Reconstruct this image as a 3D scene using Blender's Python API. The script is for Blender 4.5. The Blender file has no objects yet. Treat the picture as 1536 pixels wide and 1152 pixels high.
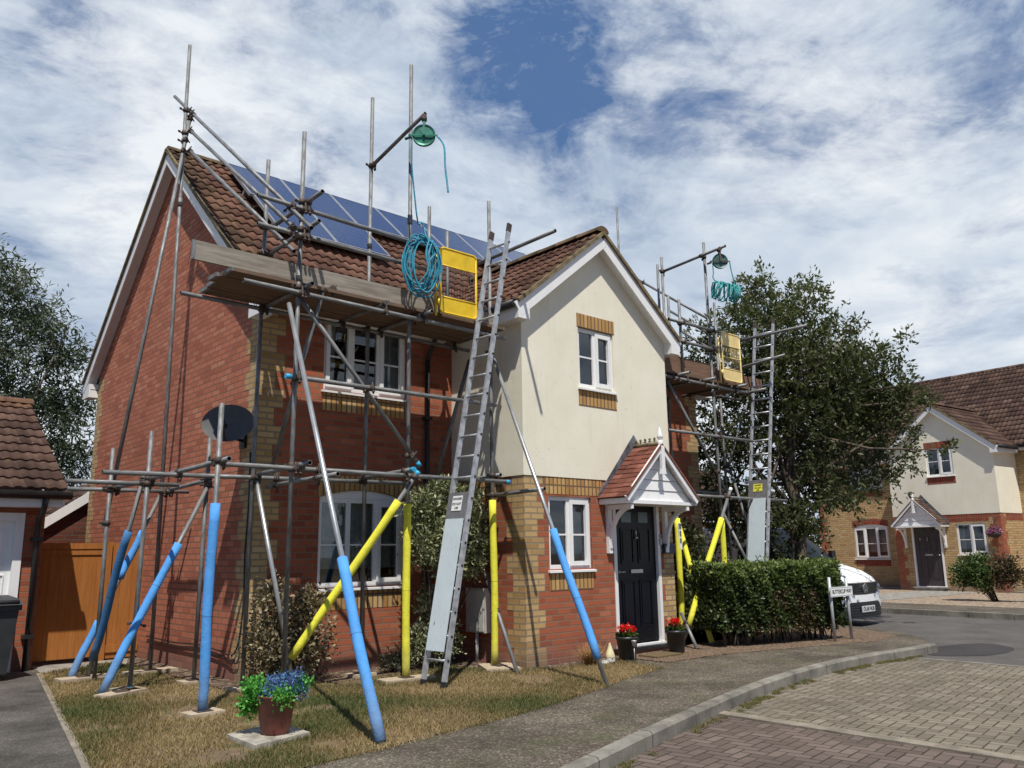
import bpy, math, random
import numpy as np
from mathutils import Vector, Matrix
rnd = random.Random(7)
SC = bpy.context.scene
COL = SC.collection
R = math.radians

# ------------------------------------------------------------------ mesh helpers
ORG = {}
class MB:
    def __init__(s): s.v=[]; s.f=[]; s.uv=[]; s.mi=[]; s.sm=[]
    def face(s, pts, mi=0, uv=None, smooth=False):
        n=len(s.v); s.v.extend([tuple(p) for p in pts]); s.f.append(tuple(range(n,n+len(pts))))
        if uv is None:
            a=Vector(pts[0]); nn=(Vector(pts[1])-a).cross(Vector(pts[2])-a)
            if nn.length<1e-12 and len(pts)>3: nn=(Vector(pts[2])-a).cross(Vector(pts[3])-a)
            if nn.length>0: nn.normalize()
            if abs(nn.z)<.75 and (abs(nn.x)+abs(nn.y))>1e-6:
                h=Vector((-nn.y,nn.x,0)).normalized()
                k = abs(nn.z)<.2
                up=nn.cross(h)
                if up.z<0: up=-up
                uv=[(Vector(p).dot(h), p[2] if k else Vector(p).dot(up)) for p in pts]
            else: uv=[(p[0],p[1]) for p in pts]
        s.uv.extend(uv); s.mi.append(mi); s.sm.append(smooth)
    def box(s,x0,y0,z0,x1,y1,z1,mi=0):
        if x0>x1:x0,x1=x1,x0
        if y0>y1:y0,y1=y1,y0
        if z0>z1:z0,z1=z1,z0
        P=[(x0,y0,z0),(x1,y0,z0),(x1,y1,z0),(x0,y1,z0),(x0,y0,z1),(x1,y0,z1),(x1,y1,z1),(x0,y1,z1)]
        for q in ((0,3,2,1),(4,5,6,7),(0,1,5,4),(1,2,6,5),(2,3,7,6),(3,0,4,7)): s.face([P[i] for i in q],mi)
    def hexa(s,P,mi=0):
        for q in ((0,3,2,1),(4,5,6,7),(0,1,5,4),(1,2,6,5),(2,3,7,6),(3,0,4,7)): s.face([P[i] for i in q],mi)
    def bar(s,a,b,w,h,up=(0,0,1),mi=0,off=0.0):
        a=Vector(a);b=Vector(b);d=(b-a).normalized();u=Vector(up); sd=d.cross(u).normalized(); u2=sd.cross(d).normalized()
        P=[]
        for p in (a,b):
            for (i,j) in ((-1,-1),(1,-1),(1,1),(-1,1)): P.append(p+sd*(i*w/2)+u2*(j*h/2+off))
        for q in ((0,1,2,3),(7,6,5,4),(0,4,5,1),(1,5,6,2),(2,6,7,3),(3,7,4,0)): s.face([P[i] for i in q],mi)
    def tube(s,a,b,r,n=12,cap=True,mi=0,r2=None,hollow=False):
        a=Vector(a);b=Vector(b);d=(b-a); L=d.length; d.normalize()
        t=Vector((0,0,1)) if abs(d.z)<.9 else Vector((1,0,0)); x=d.cross(t).normalized(); y=d.cross(x)
        r2=r if r2 is None else r2
        A=[a+(x*math.cos(k*2*math.pi/n)+y*math.sin(k*2*math.pi/n))*r for k in range(n)]
        B=[b+(x*math.cos(k*2*math.pi/n)+y*math.sin(k*2*math.pi/n))*r2 for k in range(n)]
        for k in range(n):
            j=(k+1)%n; c=2*math.pi*r/n
            s.face([A[k],B[k],B[j],A[j]],mi,[(k*c,0),(k*c,L),((k+1)*c,L),((k+1)*c,0)],True)
        if hollow:
            for Q,e,rr,sg in ((A,a,r,1),(B,b,r2,-1)):
                I=[e+(q-e)*.8 for q in Q]; J=[p+d*sg*.12 for p in I]
                for k in range(n):
                    j=(k+1)%n
                    s.face([Q[k],Q[j],I[j],I[k]] if sg==1 else [Q[k],I[k],I[j],Q[j]],mi)
                    s.face([I[k],I[j],J[j],J[k]] if sg==1 else [I[k],J[k],J[j],I[j]],mi+1)
                s.face(J if sg==1 else J[::-1],mi+1)
        elif cap:
            s.face(A,mi); s.face(B[::-1],mi)
    def path(s,pts,r,n=8,mi=0):
        pts=[Vector(p) for p in pts]; rings=[]; x=None
        for i,p in enumerate(pts):
            d=(pts[min(i+1,len(pts)-1)]-pts[max(i-1,0)]).normalized()
            if x is None:
                t=Vector((0,0,1)) if abs(d.z)<.9 else Vector((1,0,0)); x=d.cross(t).normalized()
            else:
                x=(x-d*x.dot(d)); x.normalize()
            y=d.cross(x); rr=r[i] if isinstance(r,(list,tuple)) else r
            rings.append([p+(x*math.cos(k*2*math.pi/n)+y*math.sin(k*2*math.pi/n))*rr for k in range(n)])
        L=0
        for i in range(len(rings)-1):
            dl=(pts[i+1]-pts[i]).length
            for k in range(n):
                j=(k+1)%n
                s.face([rings[i][k],rings[i+1][k],rings[i+1][j],rings[i][j]],mi,[(k*.01,L),(k*.01,L+dl),((k+1)*.01,L+dl),((k+1)*.01,L)],True)
            L+=dl
        s.face(rings[0],mi); s.face(rings[-1][::-1],mi)
    def lathe(s,c,prof,n=24,mi=0,axis='z'):
        c=Vector(c); 
        def P(r,h,k):
            a=k*2*math.pi/n
            return c+(Vector((r*math.cos(a),r*math.sin(a),h)) if axis=='z' else Vector((r*math.cos(a),h,r*math.sin(a))))
        for i in range(len(prof)-1):
            (r0,h0),(r1,h1)=prof[i],prof[i+1]
            for k in range(n):
                q=[P(r0,h0,k),P(r0,h0,k+1),P(r1,h1,k+1),P(r1,h1,k)]
                if r0<1e-6: q=[q[0],q[2],q[3]]; uv=[(k/n,h0),((k+1)/n,h1),(k/n,h1)]
                elif r1<1e-6: q=[q[0],q[1],q[2]]; uv=[(k/n,h0),((k+1)/n,h0),(k/n,h1)]
                else: uv=[(k/n,h0),((k+1)/n,h0),((k+1)/n,h1),(k/n,h1)]
                s.face(q,mi,uv,True)
    def prism(s,poly,y0,y1,mi=0,plane='xz'):
        def P(p,y): return (p[0],y,p[1]) if plane=='xz' else ((y,p[0],p[1]) if plane=='yz' else (p[0],p[1],y))
        a=[P(p,y0) for p in poly]; b=[P(p,y1) for p in poly]
        s.face(a,mi); s.face(b[::-1],mi)
        for i in range(len(poly)):
            j=(i+1)%len(poly); s.face([a[j],a[i],b[i],b[j]],mi)
    def build(s,name,mats,parent=None,org=None,weld=False):
        if not isinstance(mats,(list,tuple)): mats=[mats]
        me=bpy.data.meshes.new(name)
        if org is None: org=ORG.get(parent.name,(0,0,0)) if parent else (0,0,0)
        o=Vector(org); V=[(p[0]-o.x,p[1]-o.y,p[2]-o.z) for p in s.v]
        me.from_pydata(V,[],s.f)
        ul=me.uv_layers.new(name='UVMap'); ul.data.foreach_set('uv',[c for q in s.uv for c in q])
        me.polygons.foreach_set('material_index',s.mi); me.polygons.foreach_set('use_smooth',s.sm)
        for m in mats: me.materials.append(m)
        if any(s.sm) or weld:
            import bmesh
            bm=bmesh.new(); bm.from_mesh(me); bmesh.ops.remove_doubles(bm,verts=bm.verts,dist=1e-5); bm.to_mesh(me); bm.free()
        me.update()
        ob=bpy.data.objects.new(name,me); COL.objects.link(ob)
        if parent: ob.parent=parent; ORG[ob.name]=tuple(org)
        else: ob.location=o; ORG[ob.name]=tuple(org)
        return ob
def build_split(mb,name,mats,parent,eps=.004):
    n=len(mb.f); lo=np.zeros((n,3));hi=np.zeros((n,3)); V=np.array(mb.v)
    for i,f in enumerate(mb.f): q=V[list(f)]; lo[i]=q.min(0)-eps; hi[i]=q.max(0)+eps
    lab=-np.ones(n,int); c=0
    for i in range(n):
        if lab[i]>=0: continue
        st=[i]; lab[i]=c
        while st:
            k=st.pop(); m=(lab<0)&np.all(lo<=hi[k],1)&np.all(hi>=lo[k],1)
            for j in np.nonzero(m)[0]: lab[j]=c; st.append(j)
        c+=1
    off=np.cumsum([0]+[len(f) for f in mb.f]); out=[]
    for k in range(c):
        s=MB()
        for i in np.nonzero(lab==k)[0]: s.face([mb.v[j] for j in mb.f[i]],mb.mi[i],mb.uv[off[i]:off[i+1]],mb.sm[i])
        out.append(s.build(name,mats,parent))
    return out
def tag(o,label=None,cat=None,group=None,kind=None):
    if label:o['label']=label
    if cat:o['category']=cat
    if group:o['group']=group
    if kind:o['kind']=kind
    return o
def thing(name,label,cat,loc=(0,0,0),rotz=0,group=None,local=False):
    o=bpy.data.objects.new(name,None); COL.objects.link(o); o.location=loc; o.rotation_euler=(0,0,rotz); o.empty_display_size=.2
    ORG[o.name]=(0,0,0) if local else tuple(loc)
    return tag(o,label,cat,group)
def structure(name,mb,mats,label):
    o=mb.build(name,mats); return tag(o,label,name.replace('_',' '),None,'structure')
def npmesh(name,V,F,mats,parent=None,org=None,attr=None,kind=None):
    me=bpy.data.meshes.new(name)
    if org is None: org=ORG.get(parent.name,(0,0,0)) if parent else (0,0,0)
    V=np.asarray(V,dtype=np.float64)-np.array(org); F=np.asarray(F,dtype=np.int32)
    me.vertices.add(len(V)); me.vertices.foreach_set('co',V.ravel())
    n,k=F.shape; me.loops.add(n*k); me.loops.foreach_set('vertex_index',F.ravel())
    me.polygons.add(n); me.polygons.foreach_set('loop_start',np.arange(0,n*k,k,dtype=np.int32))
    if attr is not None:
        for nm,a in attr.items():
            at=me.attributes.new(nm,'FLOAT','FACE'); at.data.foreach_set('value',np.asarray(a,dtype=np.float32))
    for m in (mats if isinstance(mats,(list,tuple)) else [mats]): me.materials.append(m)
    me.update(calc_edges=True)
    ob=bpy.data.objects.new(name,me); COL.objects.link(ob)
    if parent: ob.parent=parent; ORG[ob.name]=tuple(org)
    else: ob.location=org
    if kind: ob['kind']=kind
    return ob

# ------------------------------------------------------------------ material helpers
class NT:
    def __init__(s,name):
        s.m=bpy.data.materials.new(name); s.m.use_nodes=True; s.t=s.m.node_tree; s.t.nodes.clear()
        s.out=s.n('ShaderNodeOutputMaterial'); s.b=s.n('ShaderNodeBsdfPrincipled'); s.l(s.b.outputs[0],s.out.inputs[0])
    def n(s,ty,**k):
        x=s.t.nodes.new(ty)
        for a,b in k.items(): setattr(x,a,b)
        return x
    def l(s,a,b): s.t.links.new(a,b)
    def set(s,node,**k):
        for a,b in k.items():
            i=node.inputs[a.replace('_',' ')]
            if hasattr(b,'is_linked') or isinstance(b,bpy.types.NodeSocket): s.l(b,i)
            else: i.default_value=b
        return node
    def mix(s,f,a,b,mode='MIX'):
        x=s.n('ShaderNodeMix',data_type='RGBA',blend_type=mode)
        for i,v in ((0,f),(6,a),(7,b)):
            if isinstance(v,bpy.types.NodeSocket): s.l(v,x.inputs[i])
            else: x.inputs[i].default_value=v if i==0 else (tuple(v)+(1,) if len(v)==3 else v)
        return x.outputs[2]
    def math(s,op,a,b=0,c=0,clamp=False):
        x=s.n('ShaderNodeMath',operation=op,use_clamp=clamp)
        for i,v in enumerate((a,b,c)):
            if isinstance(v,bpy.types.NodeSocket): s.l(v,x.inputs[i])
            else: x.inputs[i].default_value=v
        return x.outputs[0]
    def noise(s,vec,scale,detail=4,rough=.55,dist=0):
        x=s.n('ShaderNodeTexNoise'); 
        if vec is not None: s.l(vec,x.inputs['Vector'])
        x.inputs['Scale'].default_value=scale;x.inputs['Detail'].default_value=detail;x.inputs['Roughness'].default_value=rough;x.inputs['Distortion'].default_value=dist
        return x.outputs[0]
    def ramp(s,f,stops):
        x=s.n('ShaderNodeValToRGB'); s.l(f,x.inputs[0]); e=x.color_ramp.elements
        while len(e)<len(stops): e.new(.5)
        for i,(p,c) in enumerate(stops):
            e[i].position=p; e[i].color=(c,c,c,1) if not isinstance(c,(tuple,list)) else (tuple(c)+(1,))[:4]
        return x.outputs[0]
    def bump(s,h,strength=.3,dist=.01):
        x=s.n('ShaderNodeBump'); s.l(h,x.inputs['Height']); x.inputs['Strength'].default_value=strength; x.inputs['Distance'].default_value=dist
        s.l(x.outputs[0],s.b.inputs['Normal']); return x
    def mapping(s,vec,scale=(1,1,1),rot=(0,0,0),loc=(0,0,0)):
        x=s.n('ShaderNodeMapping'); s.l(vec,x.inputs[0]); x.inputs['Scale'].default_value=scale; x.inputs['Rotation'].default_value=rot; x.inputs['Location'].default_value=loc
        return x.outputs[0]
    def base(s,c): 
        if isinstance(c,bpy.types.NodeSocket): s.l(c,s.b.inputs['Base Color'])
        else: s.b.inputs['Base Color'].default_value=tuple(c)+(1,)
    def rough(s,r):
        if isinstance(r,bpy.types.NodeSocket): s.l(r,s.b.inputs['Roughness'])
        else: s.b.inputs['Roughness'].default_value=r
    @property
    def obj(s): return s.n('ShaderNodeTexCoord').outputs['Object']
    @property
    def uv(s): return s.n('ShaderNodeTexCoord').outputs['UV']
def simple(name,c,rough=.6,metal=0,var=.15,scale=6,bump=.0,spec=.5,c2=None,bscale=None,detail=5):
    k=NT(name); o=k.obj; n=k.noise(o,scale,detail)
    d=c2 if c2 else tuple(x*(1-var*2) for x in c)
    l=tuple(min(1,x*(1+var)) for x in c)
    k.base(k.mix(k.ramp(n,[(.3,0.),(.7,1.)]),d,l)); k.rough(rough); k.b.inputs['Metallic'].default_value=metal; k.b.inputs['Specular IOR Level'].default_value=spec
    if bump: k.bump(k.noise(o,bscale or scale*8,4),bump,.01)
    return k.m
def brickmat(name,c1,c2,c3,mortar,swap=False,grime=.35,bw=.225,rh=.075,ms=.011,offs=.5):
    k=NT(name); uv=k.uv
    if swap:
        sp=k.n('ShaderNodeSeparateXYZ');k.l(uv,sp.inputs[0]);cb=k.n('ShaderNodeCombineXYZ');k.l(sp.outputs[1],cb.inputs[0]);k.l(sp.outputs[0],cb.inputs[1]);uv=cb.outputs[0]
    b=k.n('ShaderNodeTexBrick',offset=offs); k.l(uv,b.inputs['Vector'])
    k.set(b,Scale=1.0,Mortar_Size=ms,Mortar_Smooth=.15,Bias=0.0,Brick_Width=bw,Row_Height=rh,Color1=(0,0,0,1),Color2=(1,1,1,1),Mortar=(.5,.5,.5,1))
    f=b.outputs['Color']
    col=k.ramp(f,[(.0,c1),(.45,c2),(.8,c2),(1.,c3)])
    fine=k.noise(uv,90,5,.7); col=k.mix(.5,col,k.mix(k.ramp(fine,[(.3,0.),(.7,1.)]),(.62,.6,.58),(1.25,1.2,1.2)),'MULTIPLY')
    big=k.noise(k.obj,1.1,5,.6); col=k.mix(grime,col,k.mix(k.ramp(big,[(.35,0.),(.65,1.)]),(.55,.52,.5),(1.12,1.1,1.08)),'MULTIPLY')
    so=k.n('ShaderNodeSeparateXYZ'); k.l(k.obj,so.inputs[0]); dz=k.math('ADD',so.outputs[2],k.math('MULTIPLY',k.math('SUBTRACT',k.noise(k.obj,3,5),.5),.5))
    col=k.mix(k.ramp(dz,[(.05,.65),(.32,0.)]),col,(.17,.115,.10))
    mc=k.mix(k.noise(uv,40,3),tuple(x*.7 for x in mortar),mortar)
    k.base(k.mix(b.outputs['Fac'],col,mc)); k.rough(.9); k.b.inputs['Specular IOR Level'].default_value=.25
    h=k.math('SUBTRACT',k.math('MULTIPLY',fine,.25),b.outputs['Fac'])
    k.bump(h,.9,.006); return k.m
M={}
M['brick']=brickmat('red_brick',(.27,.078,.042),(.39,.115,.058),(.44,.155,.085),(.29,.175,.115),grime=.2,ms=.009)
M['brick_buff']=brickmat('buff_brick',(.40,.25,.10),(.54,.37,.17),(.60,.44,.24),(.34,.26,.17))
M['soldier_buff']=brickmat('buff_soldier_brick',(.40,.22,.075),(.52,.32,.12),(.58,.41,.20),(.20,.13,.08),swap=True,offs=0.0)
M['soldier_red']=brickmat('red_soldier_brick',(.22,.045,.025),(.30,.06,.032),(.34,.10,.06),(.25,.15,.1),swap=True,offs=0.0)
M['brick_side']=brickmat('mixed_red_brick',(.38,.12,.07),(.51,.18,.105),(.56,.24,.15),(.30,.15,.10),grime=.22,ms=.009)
def render_mat():
    k=NT('cream_render'); o=k.obj
    n=k.noise(o,2.2,6,.6); st=k.noise(k.mapping(o,(7,7,.5)),1.6,5,.6)
    c=k.mix(k.ramp(n,[(.3,0.),(.7,1.)]),(.77,.725,.575),(.845,.805,.67))
    c=k.mix(k.math('MULTIPLY',k.ramp(st,[(.55,0.),(.85,1.)]),.28),c,(.50,.46,.35))
    sp=k.ramp(k.noise(o,23,2,.5),[(.68,0.),(.74,1.)]); c=k.mix(k.math('MULTIPLY',sp,.3),c,(.36,.33,.24))
    k.base(c);k.rough(.92);k.b.inputs['Specular IOR Level'].default_value=.2
    k.bump(k.noise(o,120,4,.7),.55,.006); return k.m
M['render']=render_mat()
def upvc():
    k=NT('white_upvc');o=k.obj;st=k.ramp(k.noise(k.mapping(o,(9,9,1.5)),2.,5,.65),[(.5,0.),(.85,1.)])
    k.base(k.mix(k.math('MULTIPLY',st,.35),(.80,.80,.79),(.5,.48,.42)));k.rough(.45);return k.m
M['white']=upvc()
M['white_clean']=simple('white_paint',(.84,.84,.82),.4,var=.03,scale=3)
M['black_plastic']=simple('black_plastic',(.022,.023,.025),.42,var=.2,scale=5)
M['bin_plastic']=simple('dark_grey_bin_plastic',(.03,.032,.036),.5,var=.2,scale=5)
M['lead']=simple('lead_flashing',(.2,.21,.23),.55,.5,.35,9,.3)
M['dark']=simple('dark_void',(.012,.011,.01),.9,var=.1)
def tilemat(name,cs,lichen=.35,lc=(.34,.24,.05)):
    k=NT(name); uv=k.uv; sp=k.n('ShaderNodeSeparateXYZ'); k.l(uv,sp.inputs[0])
    cb=k.n('ShaderNodeCombineXYZ'); k.l(k.math('FLOOR',sp.outputs[0]),cb.inputs[0]); k.l(k.math('FLOOR',sp.outputs[1]),cb.inputs[1])
    wn=k.n('ShaderNodeTexWhiteNoise',noise_dimensions='2D'); k.l(cb.outputs[0],wn.inputs['Vector'])
    c=k.ramp(wn.outputs['Value'],[(0.,cs[0]),(.5,cs[1]),(1.,cs[2])])
    o=k.obj; n=k.noise(o,1.4,6,.65); c=k.mix(.7,c,k.mix(k.ramp(n,[(.35,0.),(.65,1.)]),(.5,.48,.47),(1.25,1.2,1.15)),'MULTIPLY')
    f=k.noise(o,45,5,.7); c=k.mix(.6,c,k.mix(k.ramp(f,[(.3,0.),(.7,1.)]),(.55,.55,.55),(1.3,1.3,1.25)),'MULTIPLY')
    li=k.math('MULTIPLY',k.ramp(k.noise(o,5,6,.75),[(.60,0.),(.70,1.)]),lichen)
    # more lichen toward the edge given by the uv far ends is left to a second slot
    c=k.mix(li,c,lc); k.base(c);k.rough(.93);k.b.inputs['Specular IOR Level'].default_value=.2; k.bump(f,.4,.005); return k.m
TC=((.085,.045,.034),(.135,.070,.051),(.18,.098,.072))
M['tile']=tilemat('concrete_roof_tile',TC)
M['tile_lichen']=tilemat('lichened_roof_tile',((.08,.05,.034),(.13,.075,.052),(.18,.105,.07)),.8,(.27,.19,.06))
M['ridge']=tilemat('mossy_ridge_tile',((.07,.055,.03),(.11,.08,.045),(.16,.11,.065)),1.0,(.22,.16,.05))
M['tile_brown']=tilemat('brown_roof_tile',((.065,.040,.034),(.10,.062,.050),(.14,.09,.07)),.35,(.26,.18,.06))
M['tile_red']=tilemat('plain_red_tile',((.13,.05,.036),(.185,.07,.05),(.24,.10,.075)),.5,(.16,.11,.07))
M['verge']=simple('mossy_verge_mortar',(.19,.145,.075),.95,var=.4,scale=9,bump=.6,c2=(.07,.055,.033))
def glassmat():
    k=NT('window_glass'); t=k.t; k.t.nodes.remove(k.b)
    tr=k.n('ShaderNodeBsdfTransparent'); tr.inputs[0].default_value=(.62,.66,.66,1)
    g=k.n('ShaderNodeBsdfGlossy'); g.inputs['Roughness'].default_value=.02; g.inputs[0].default_value=(.9,.95,1,1)
    fr=k.n('ShaderNodeFresnel'); fr.inputs[0].default_value=1.5
    f=k.math('ADD',k.math('MULTIPLY',fr.outputs[0],1.15),.035,clamp=True)
    m=k.n('ShaderNodeMixShader'); k.l(f,m.inputs[0]);k.l(tr.outputs[0],m.inputs[1]);k.l(g.outputs[0],m.inputs[2]);k.l(m.outputs[0],k.out.inputs[0])
    return k.m
M['glass']=glassmat()
M['curtain']=simple('grey_net_curtain',(.62,.63,.62),.9,var=.1,scale=14)
M['blind']=simple('pale_blind',(.5,.51,.5),.8,var=.05)
def steel():
    k=NT('galvanised_tube'); uv=k.uv; o=k.obj
    n=k.noise(k.mapping(uv,(6,1.3,1)),3,6,.7)
    c=k.mix(k.ramp(n,[(.35,0.),(.62,1.)]),(.10,.10,.095),(.27,.275,.275))
    ru=k.ramp(k.noise(o,2.3,6,.75),[(.60,0.),(.72,1.)]); c=k.mix(k.math('MULTIPLY',ru,.55),c,(.15,.08,.045))
    k.base(c); k.b.inputs['Metallic'].default_value=.35; k.rough(k.ramp(n,[(.3,.75),(.7,.5)])); k.bump(n,.15,.003); return k.m
M['steel']=steel()
M['steel_bright']=simple('bright_galvanised_tube',(.45,.465,.47),.38,.6,.15,5)
M['rust']=simple('rusty_coupler',(.085,.06,.045),.7,.4,.5,22,.3,c2=(.05,.045,.045))
def foam(name,c,d):
    k=NT(name);o=k.obj; n=k.noise(o,5,6,.7); f=k.noise(o,55,4,.7); sm=k.ramp(k.noise(o,9,6,.75),[(.58,0.),(.68,1.)])
    col=k.mix(k.ramp(n,[(.3,0.),(.7,1.)]),tuple(x*.78 for x in c),c); col=k.mix(k.math('MULTIPLY',sm,.45),col,d)
    nick=k.ramp(k.noise(k.mapping(o,(30,30,6)),2,3,.5),[(.70,0.),(.73,1.)]); col=k.mix(k.math('MULTIPLY',nick,.6),col,tuple(x*.35 for x in c)); sz=k.n('ShaderNodeSeparateXYZ'); k.l(o,sz.inputs[0]); col=k.mix(k.ramp(k.math('ADD',sz.outputs[2],k.math('MULTIPLY',n,.5)),[(.25,.6),(.75,0.)]),col,(.20,.17,.12))
    k.base(col);k.rough(.8);k.b.inputs['Specular IOR Level'].default_value=.25;k.bump(k.math('ADD',k.math('MULTIPLY',f,.35),n),.5,.02);return k.m
M['sleeve_b']=foam('blue_foam_sleeve',(.10,.36,.80),(.10,.24,.42))
M['sleeve_B']=foam('shaded_blue_foam_sleeve',(.06,.20,.42),(.03,.08,.14))  # darker copy of the blue sleeve, with its shade put into the colour
M['sleeve_y']=foam('yellow_foam_sleeve',(.86,.82,.07),(.50,.47,.10))
M['cap_blue']=simple('blue_end_cap',(.03,.36,.62),.5,var=.1)
def wood(name,c,d,sc=(1,14,14)):
    k=NT(name);o=k.obj; n=k.noise(k.mapping(o,sc),2.2,7,.7,.4); f=k.noise(k.mapping(o,tuple(x*5 for x in sc)),3,4,.6)
    c2=k.mix(k.ramp(n,[(.3,0.),(.7,1.)]),d,c); c2=k.mix(.5,c2,k.mix(f,(.6,.6,.6),(1.3,1.3,1.3)),'MULTIPLY')
    k.base(c2);k.rough(.88);k.b.inputs['Specular IOR Level'].default_value=.2;k.bump(n,.5,.006);return k.m
M['board']=wood('weathered_scaffold_board',(.40,.36,.30),(.17,.145,.115))
M['board_red']=wood('brown_scaffold_board',(.24,.15,.10),(.13,.075,.05))
M['board_under']=wood('brown_platform_board',(.21,.145,.10),(.11,.07,.05))
M['sole']=wood('pale_sole_board',(.55,.46,.34),(.33,.26,.18))
M['fence']=wood('orange_brown_stained_timber',(.42,.17,.045),(.29,.105,.025),(9,9,.7))
M['slab']=simple('weathered_plank_slab',(.42,.39,.33),.9,var=.25,scale=9,bump=.5,c2=(.18,.16,.13))
M['concrete']=simple('kerb_concrete',(.30,.28,.245),.95,var=.2,scale=5,bump=.6,bscale=70,c2=(.15,.14,.12))
M['yellow_paint']=simple('yellow_gate_paint',(.83,.55,.02),.45,var=.1,scale=6)
M['yellow_pale']=simple('faded_yellow_gate_paint',(.80,.62,.26),.55,var=.1,scale=6)
M['alu']=simple('ladder_aluminium',(.50,.51,.53),.48,.5,.2,12)
M['guard_grey']=simple('grey_ladder_guard',(.24,.24,.25),.5,.4,.12,10)
def gpale():
    k=NT('pale_blue_ladder_board');o=k.obj;n=k.noise(o,6,5);c=k.mix(n,(.48,.56,.60),(.62,.70,.73)); nk=k.ramp(k.noise(k.mapping(o,(14,14,5)),2,5,.6),[(.66,0.),(.70,1.)]); st=k.ramp(k.noise(k.mapping(o,(25,25,1.2)),2,4,.6),[(.5,0.),(.8,1.)])
    c=k.mix(k.math('MULTIPLY',st,.35),c,(.30,.34,.35)); k.base(k.mix(nk,c,(.10,.10,.10)));k.rough(.65);return k.m
M['guard_pale']=gpale()
M['rope']=simple('blue_rope',(.03,.27,.38),.7,var=.4,scale=40,c2=(.015,.14,.21))
M['rope_teal']=simple('teal_rope',(.06,.36,.36),.7,var=.4,scale=40,c2=(.02,.18,.19))
M['wheel_green']=simple('green_gin_wheel',(.025,.19,.13),.4,.2,.3,12)
M['wheel_dark']=simple('dark_green_gin_wheel',(.06,.13,.12),.45,.2,.3,12)
# ------------------------------------------------------------------ foliage
def leafmat(name,cs,rough=.5,trans=.25):
    k=NT(name); a=k.n('ShaderNodeAttribute',attribute_name='rnd'); 
    c=k.ramp(a.outputs['Fac'],[(i/(len(cs)-1),x) for i,x in enumerate(cs)])
    k.base(c);k.rough(rough);k.b.inputs['Specular IOR Level'].default_value=.35
    tl=k.n('ShaderNodeBsdfTranslucent'); k.l(k.mix(1.,c,(1.1,1.3,.6),'MULTIPLY'),tl.inputs[0])
    ms=k.n('ShaderNodeMixShader'); ms.inputs[0].default_value=trans; k.l(k.b.outputs[0],ms.inputs[1]);k.l(tl.outputs[0],ms.inputs[2]);k.l(ms.outputs[0],k.out.inputs[0])
    return k.m
def leaves(name,pos,size,mats,parent,seed=1,up=.35,aspect=.45,colour=None,droop=0.,sizevar=.4,outward=None):
    g=np.random.default_rng(seed); n=len(pos); pos=np.asarray(pos)
    d=g.normal(size=(n,3)); 
    if outward is not None: d=d+outward*1.1
    d[:,2]+=up-droop; d/=np.linalg.norm(d,axis=1)[:,None]
    t=g.normal(size=(n,3)); s=np.cross(d,t); s/=np.linalg.norm(s,axis=1)[:,None]; nn=np.cross(s,d)
    L=size*(1-sizevar+2*sizevar*g.random(n))[:,None]
    a=pos; b=pos+d*L*.5+s*L*aspect*.5+nn*L*.07; c=pos+d*L; e=pos+d*L*.5-s*L*aspect*.5+nn*L*.07
    V=np.stack([a,b,c,e],1).reshape(-1,3); F=np.arange(4*n).reshape(n,4)
    r=g.random(n) if colour is None else np.clip(colour+g.normal(size=n)*.18,0,1)
    return npmesh(name,V,F,mats,parent,attr={'rnd':r})
def blob_points(blobs,n,seed,shell=.45,clump=.0,nc=10):
    """points near the surface of a union of ellipsoids, gathered in twigs"""
    g=np.random.default_rng(seed); C0=np.array([b[0] for b in blobs]); Rr=np.array([b[1] for b in blobs])
    w=Rr.prod(axis=1)**(2/3); w/=w.sum(); m=max(1,int(n/nc))
    idx=g.choice(len(blobs),size=m,p=w); d=g.normal(size=(m,3)); d/=np.linalg.norm(d,axis=1)[:,None]
    r=(1-shell*g.random(m)**1.5)[:,None]*(1+.08*g.normal(size=(m,1)))
    P=C0[idx]+d*r*Rr[idx]; 
    P=np.repeat(P,nc,axis=0); D=np.repeat(d,nc,axis=0)
    P=P+g.normal(size=P.shape)*clump
    return P,D
def limbs(mb,base,top,r0,targets,seed=3,sag=.15):
    g=random.Random(seed); b=Vector(base); t=Vector(top)
    pts=[b.lerp(t,i/6)+Vector((g.uniform(-.06,.06),g.uniform(-.06,.06),0))*(i>0) for i in range(7)]
    mb.path(pts,[r0*(1.25 if i==0 else 1-.75*i/6) for i in range(7)],9)
    for q in targets:
        q=Vector(q); s=b.lerp(t,g.uniform(.25,.85)); m=s.lerp(q,.5)+Vector((g.uniform(-.2,.2),g.uniform(-.2,.2),-sag*g.random()))
        mb.path([s,s.lerp(m,.5)+Vector((0,0,.03)),m,m.lerp(q,.5),q],[r0*.34,r0*.27,r0*.19,r0*.12,r0*.04],6)
M['bark']=simple('brown_bark',(.10,.075,.055),.95,var=.4,scale=8,bump=.7,c2=(.04,.03,.022))
M['bark_grey']=simple('grey_bark',(.17,.15,.13),.95,var=.4,scale=8,bump=.6,c2=(.07,.06,.05))
M['leaf_tree']=leafmat('dark_tree_leaf',[(.022,.030,.013),(.058,.070,.028),(.11,.12,.05),(.21,.21,.105)],.45,.35)
M['leaf_euc']=leafmat('grey_green_leaf',[(.030,.042,.028),(.062,.080,.050),(.11,.13,.085),(.19,.21,.14)],.5,.35)
M['leaf_hedge']=leafmat('glossy_hedge_leaf',[(.020,.032,.012),(.065,.090,.030),(.13,.175,.055),(.27,.32,.11)],.42,.25)
M['leaf_hedge_red']=leafmat('brownish_hedge_leaf',[(.03,.02,.012),(.07,.04,.025),(.10,.07,.03),(.06,.08,.03)],.5,.1)
M['leaf_varieg']=leafmat('variegated_leaf',[(.06,.08,.035),(.17,.19,.10),(.33,.34,.19),(.56,.56,.36)],.45,.2)
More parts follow.
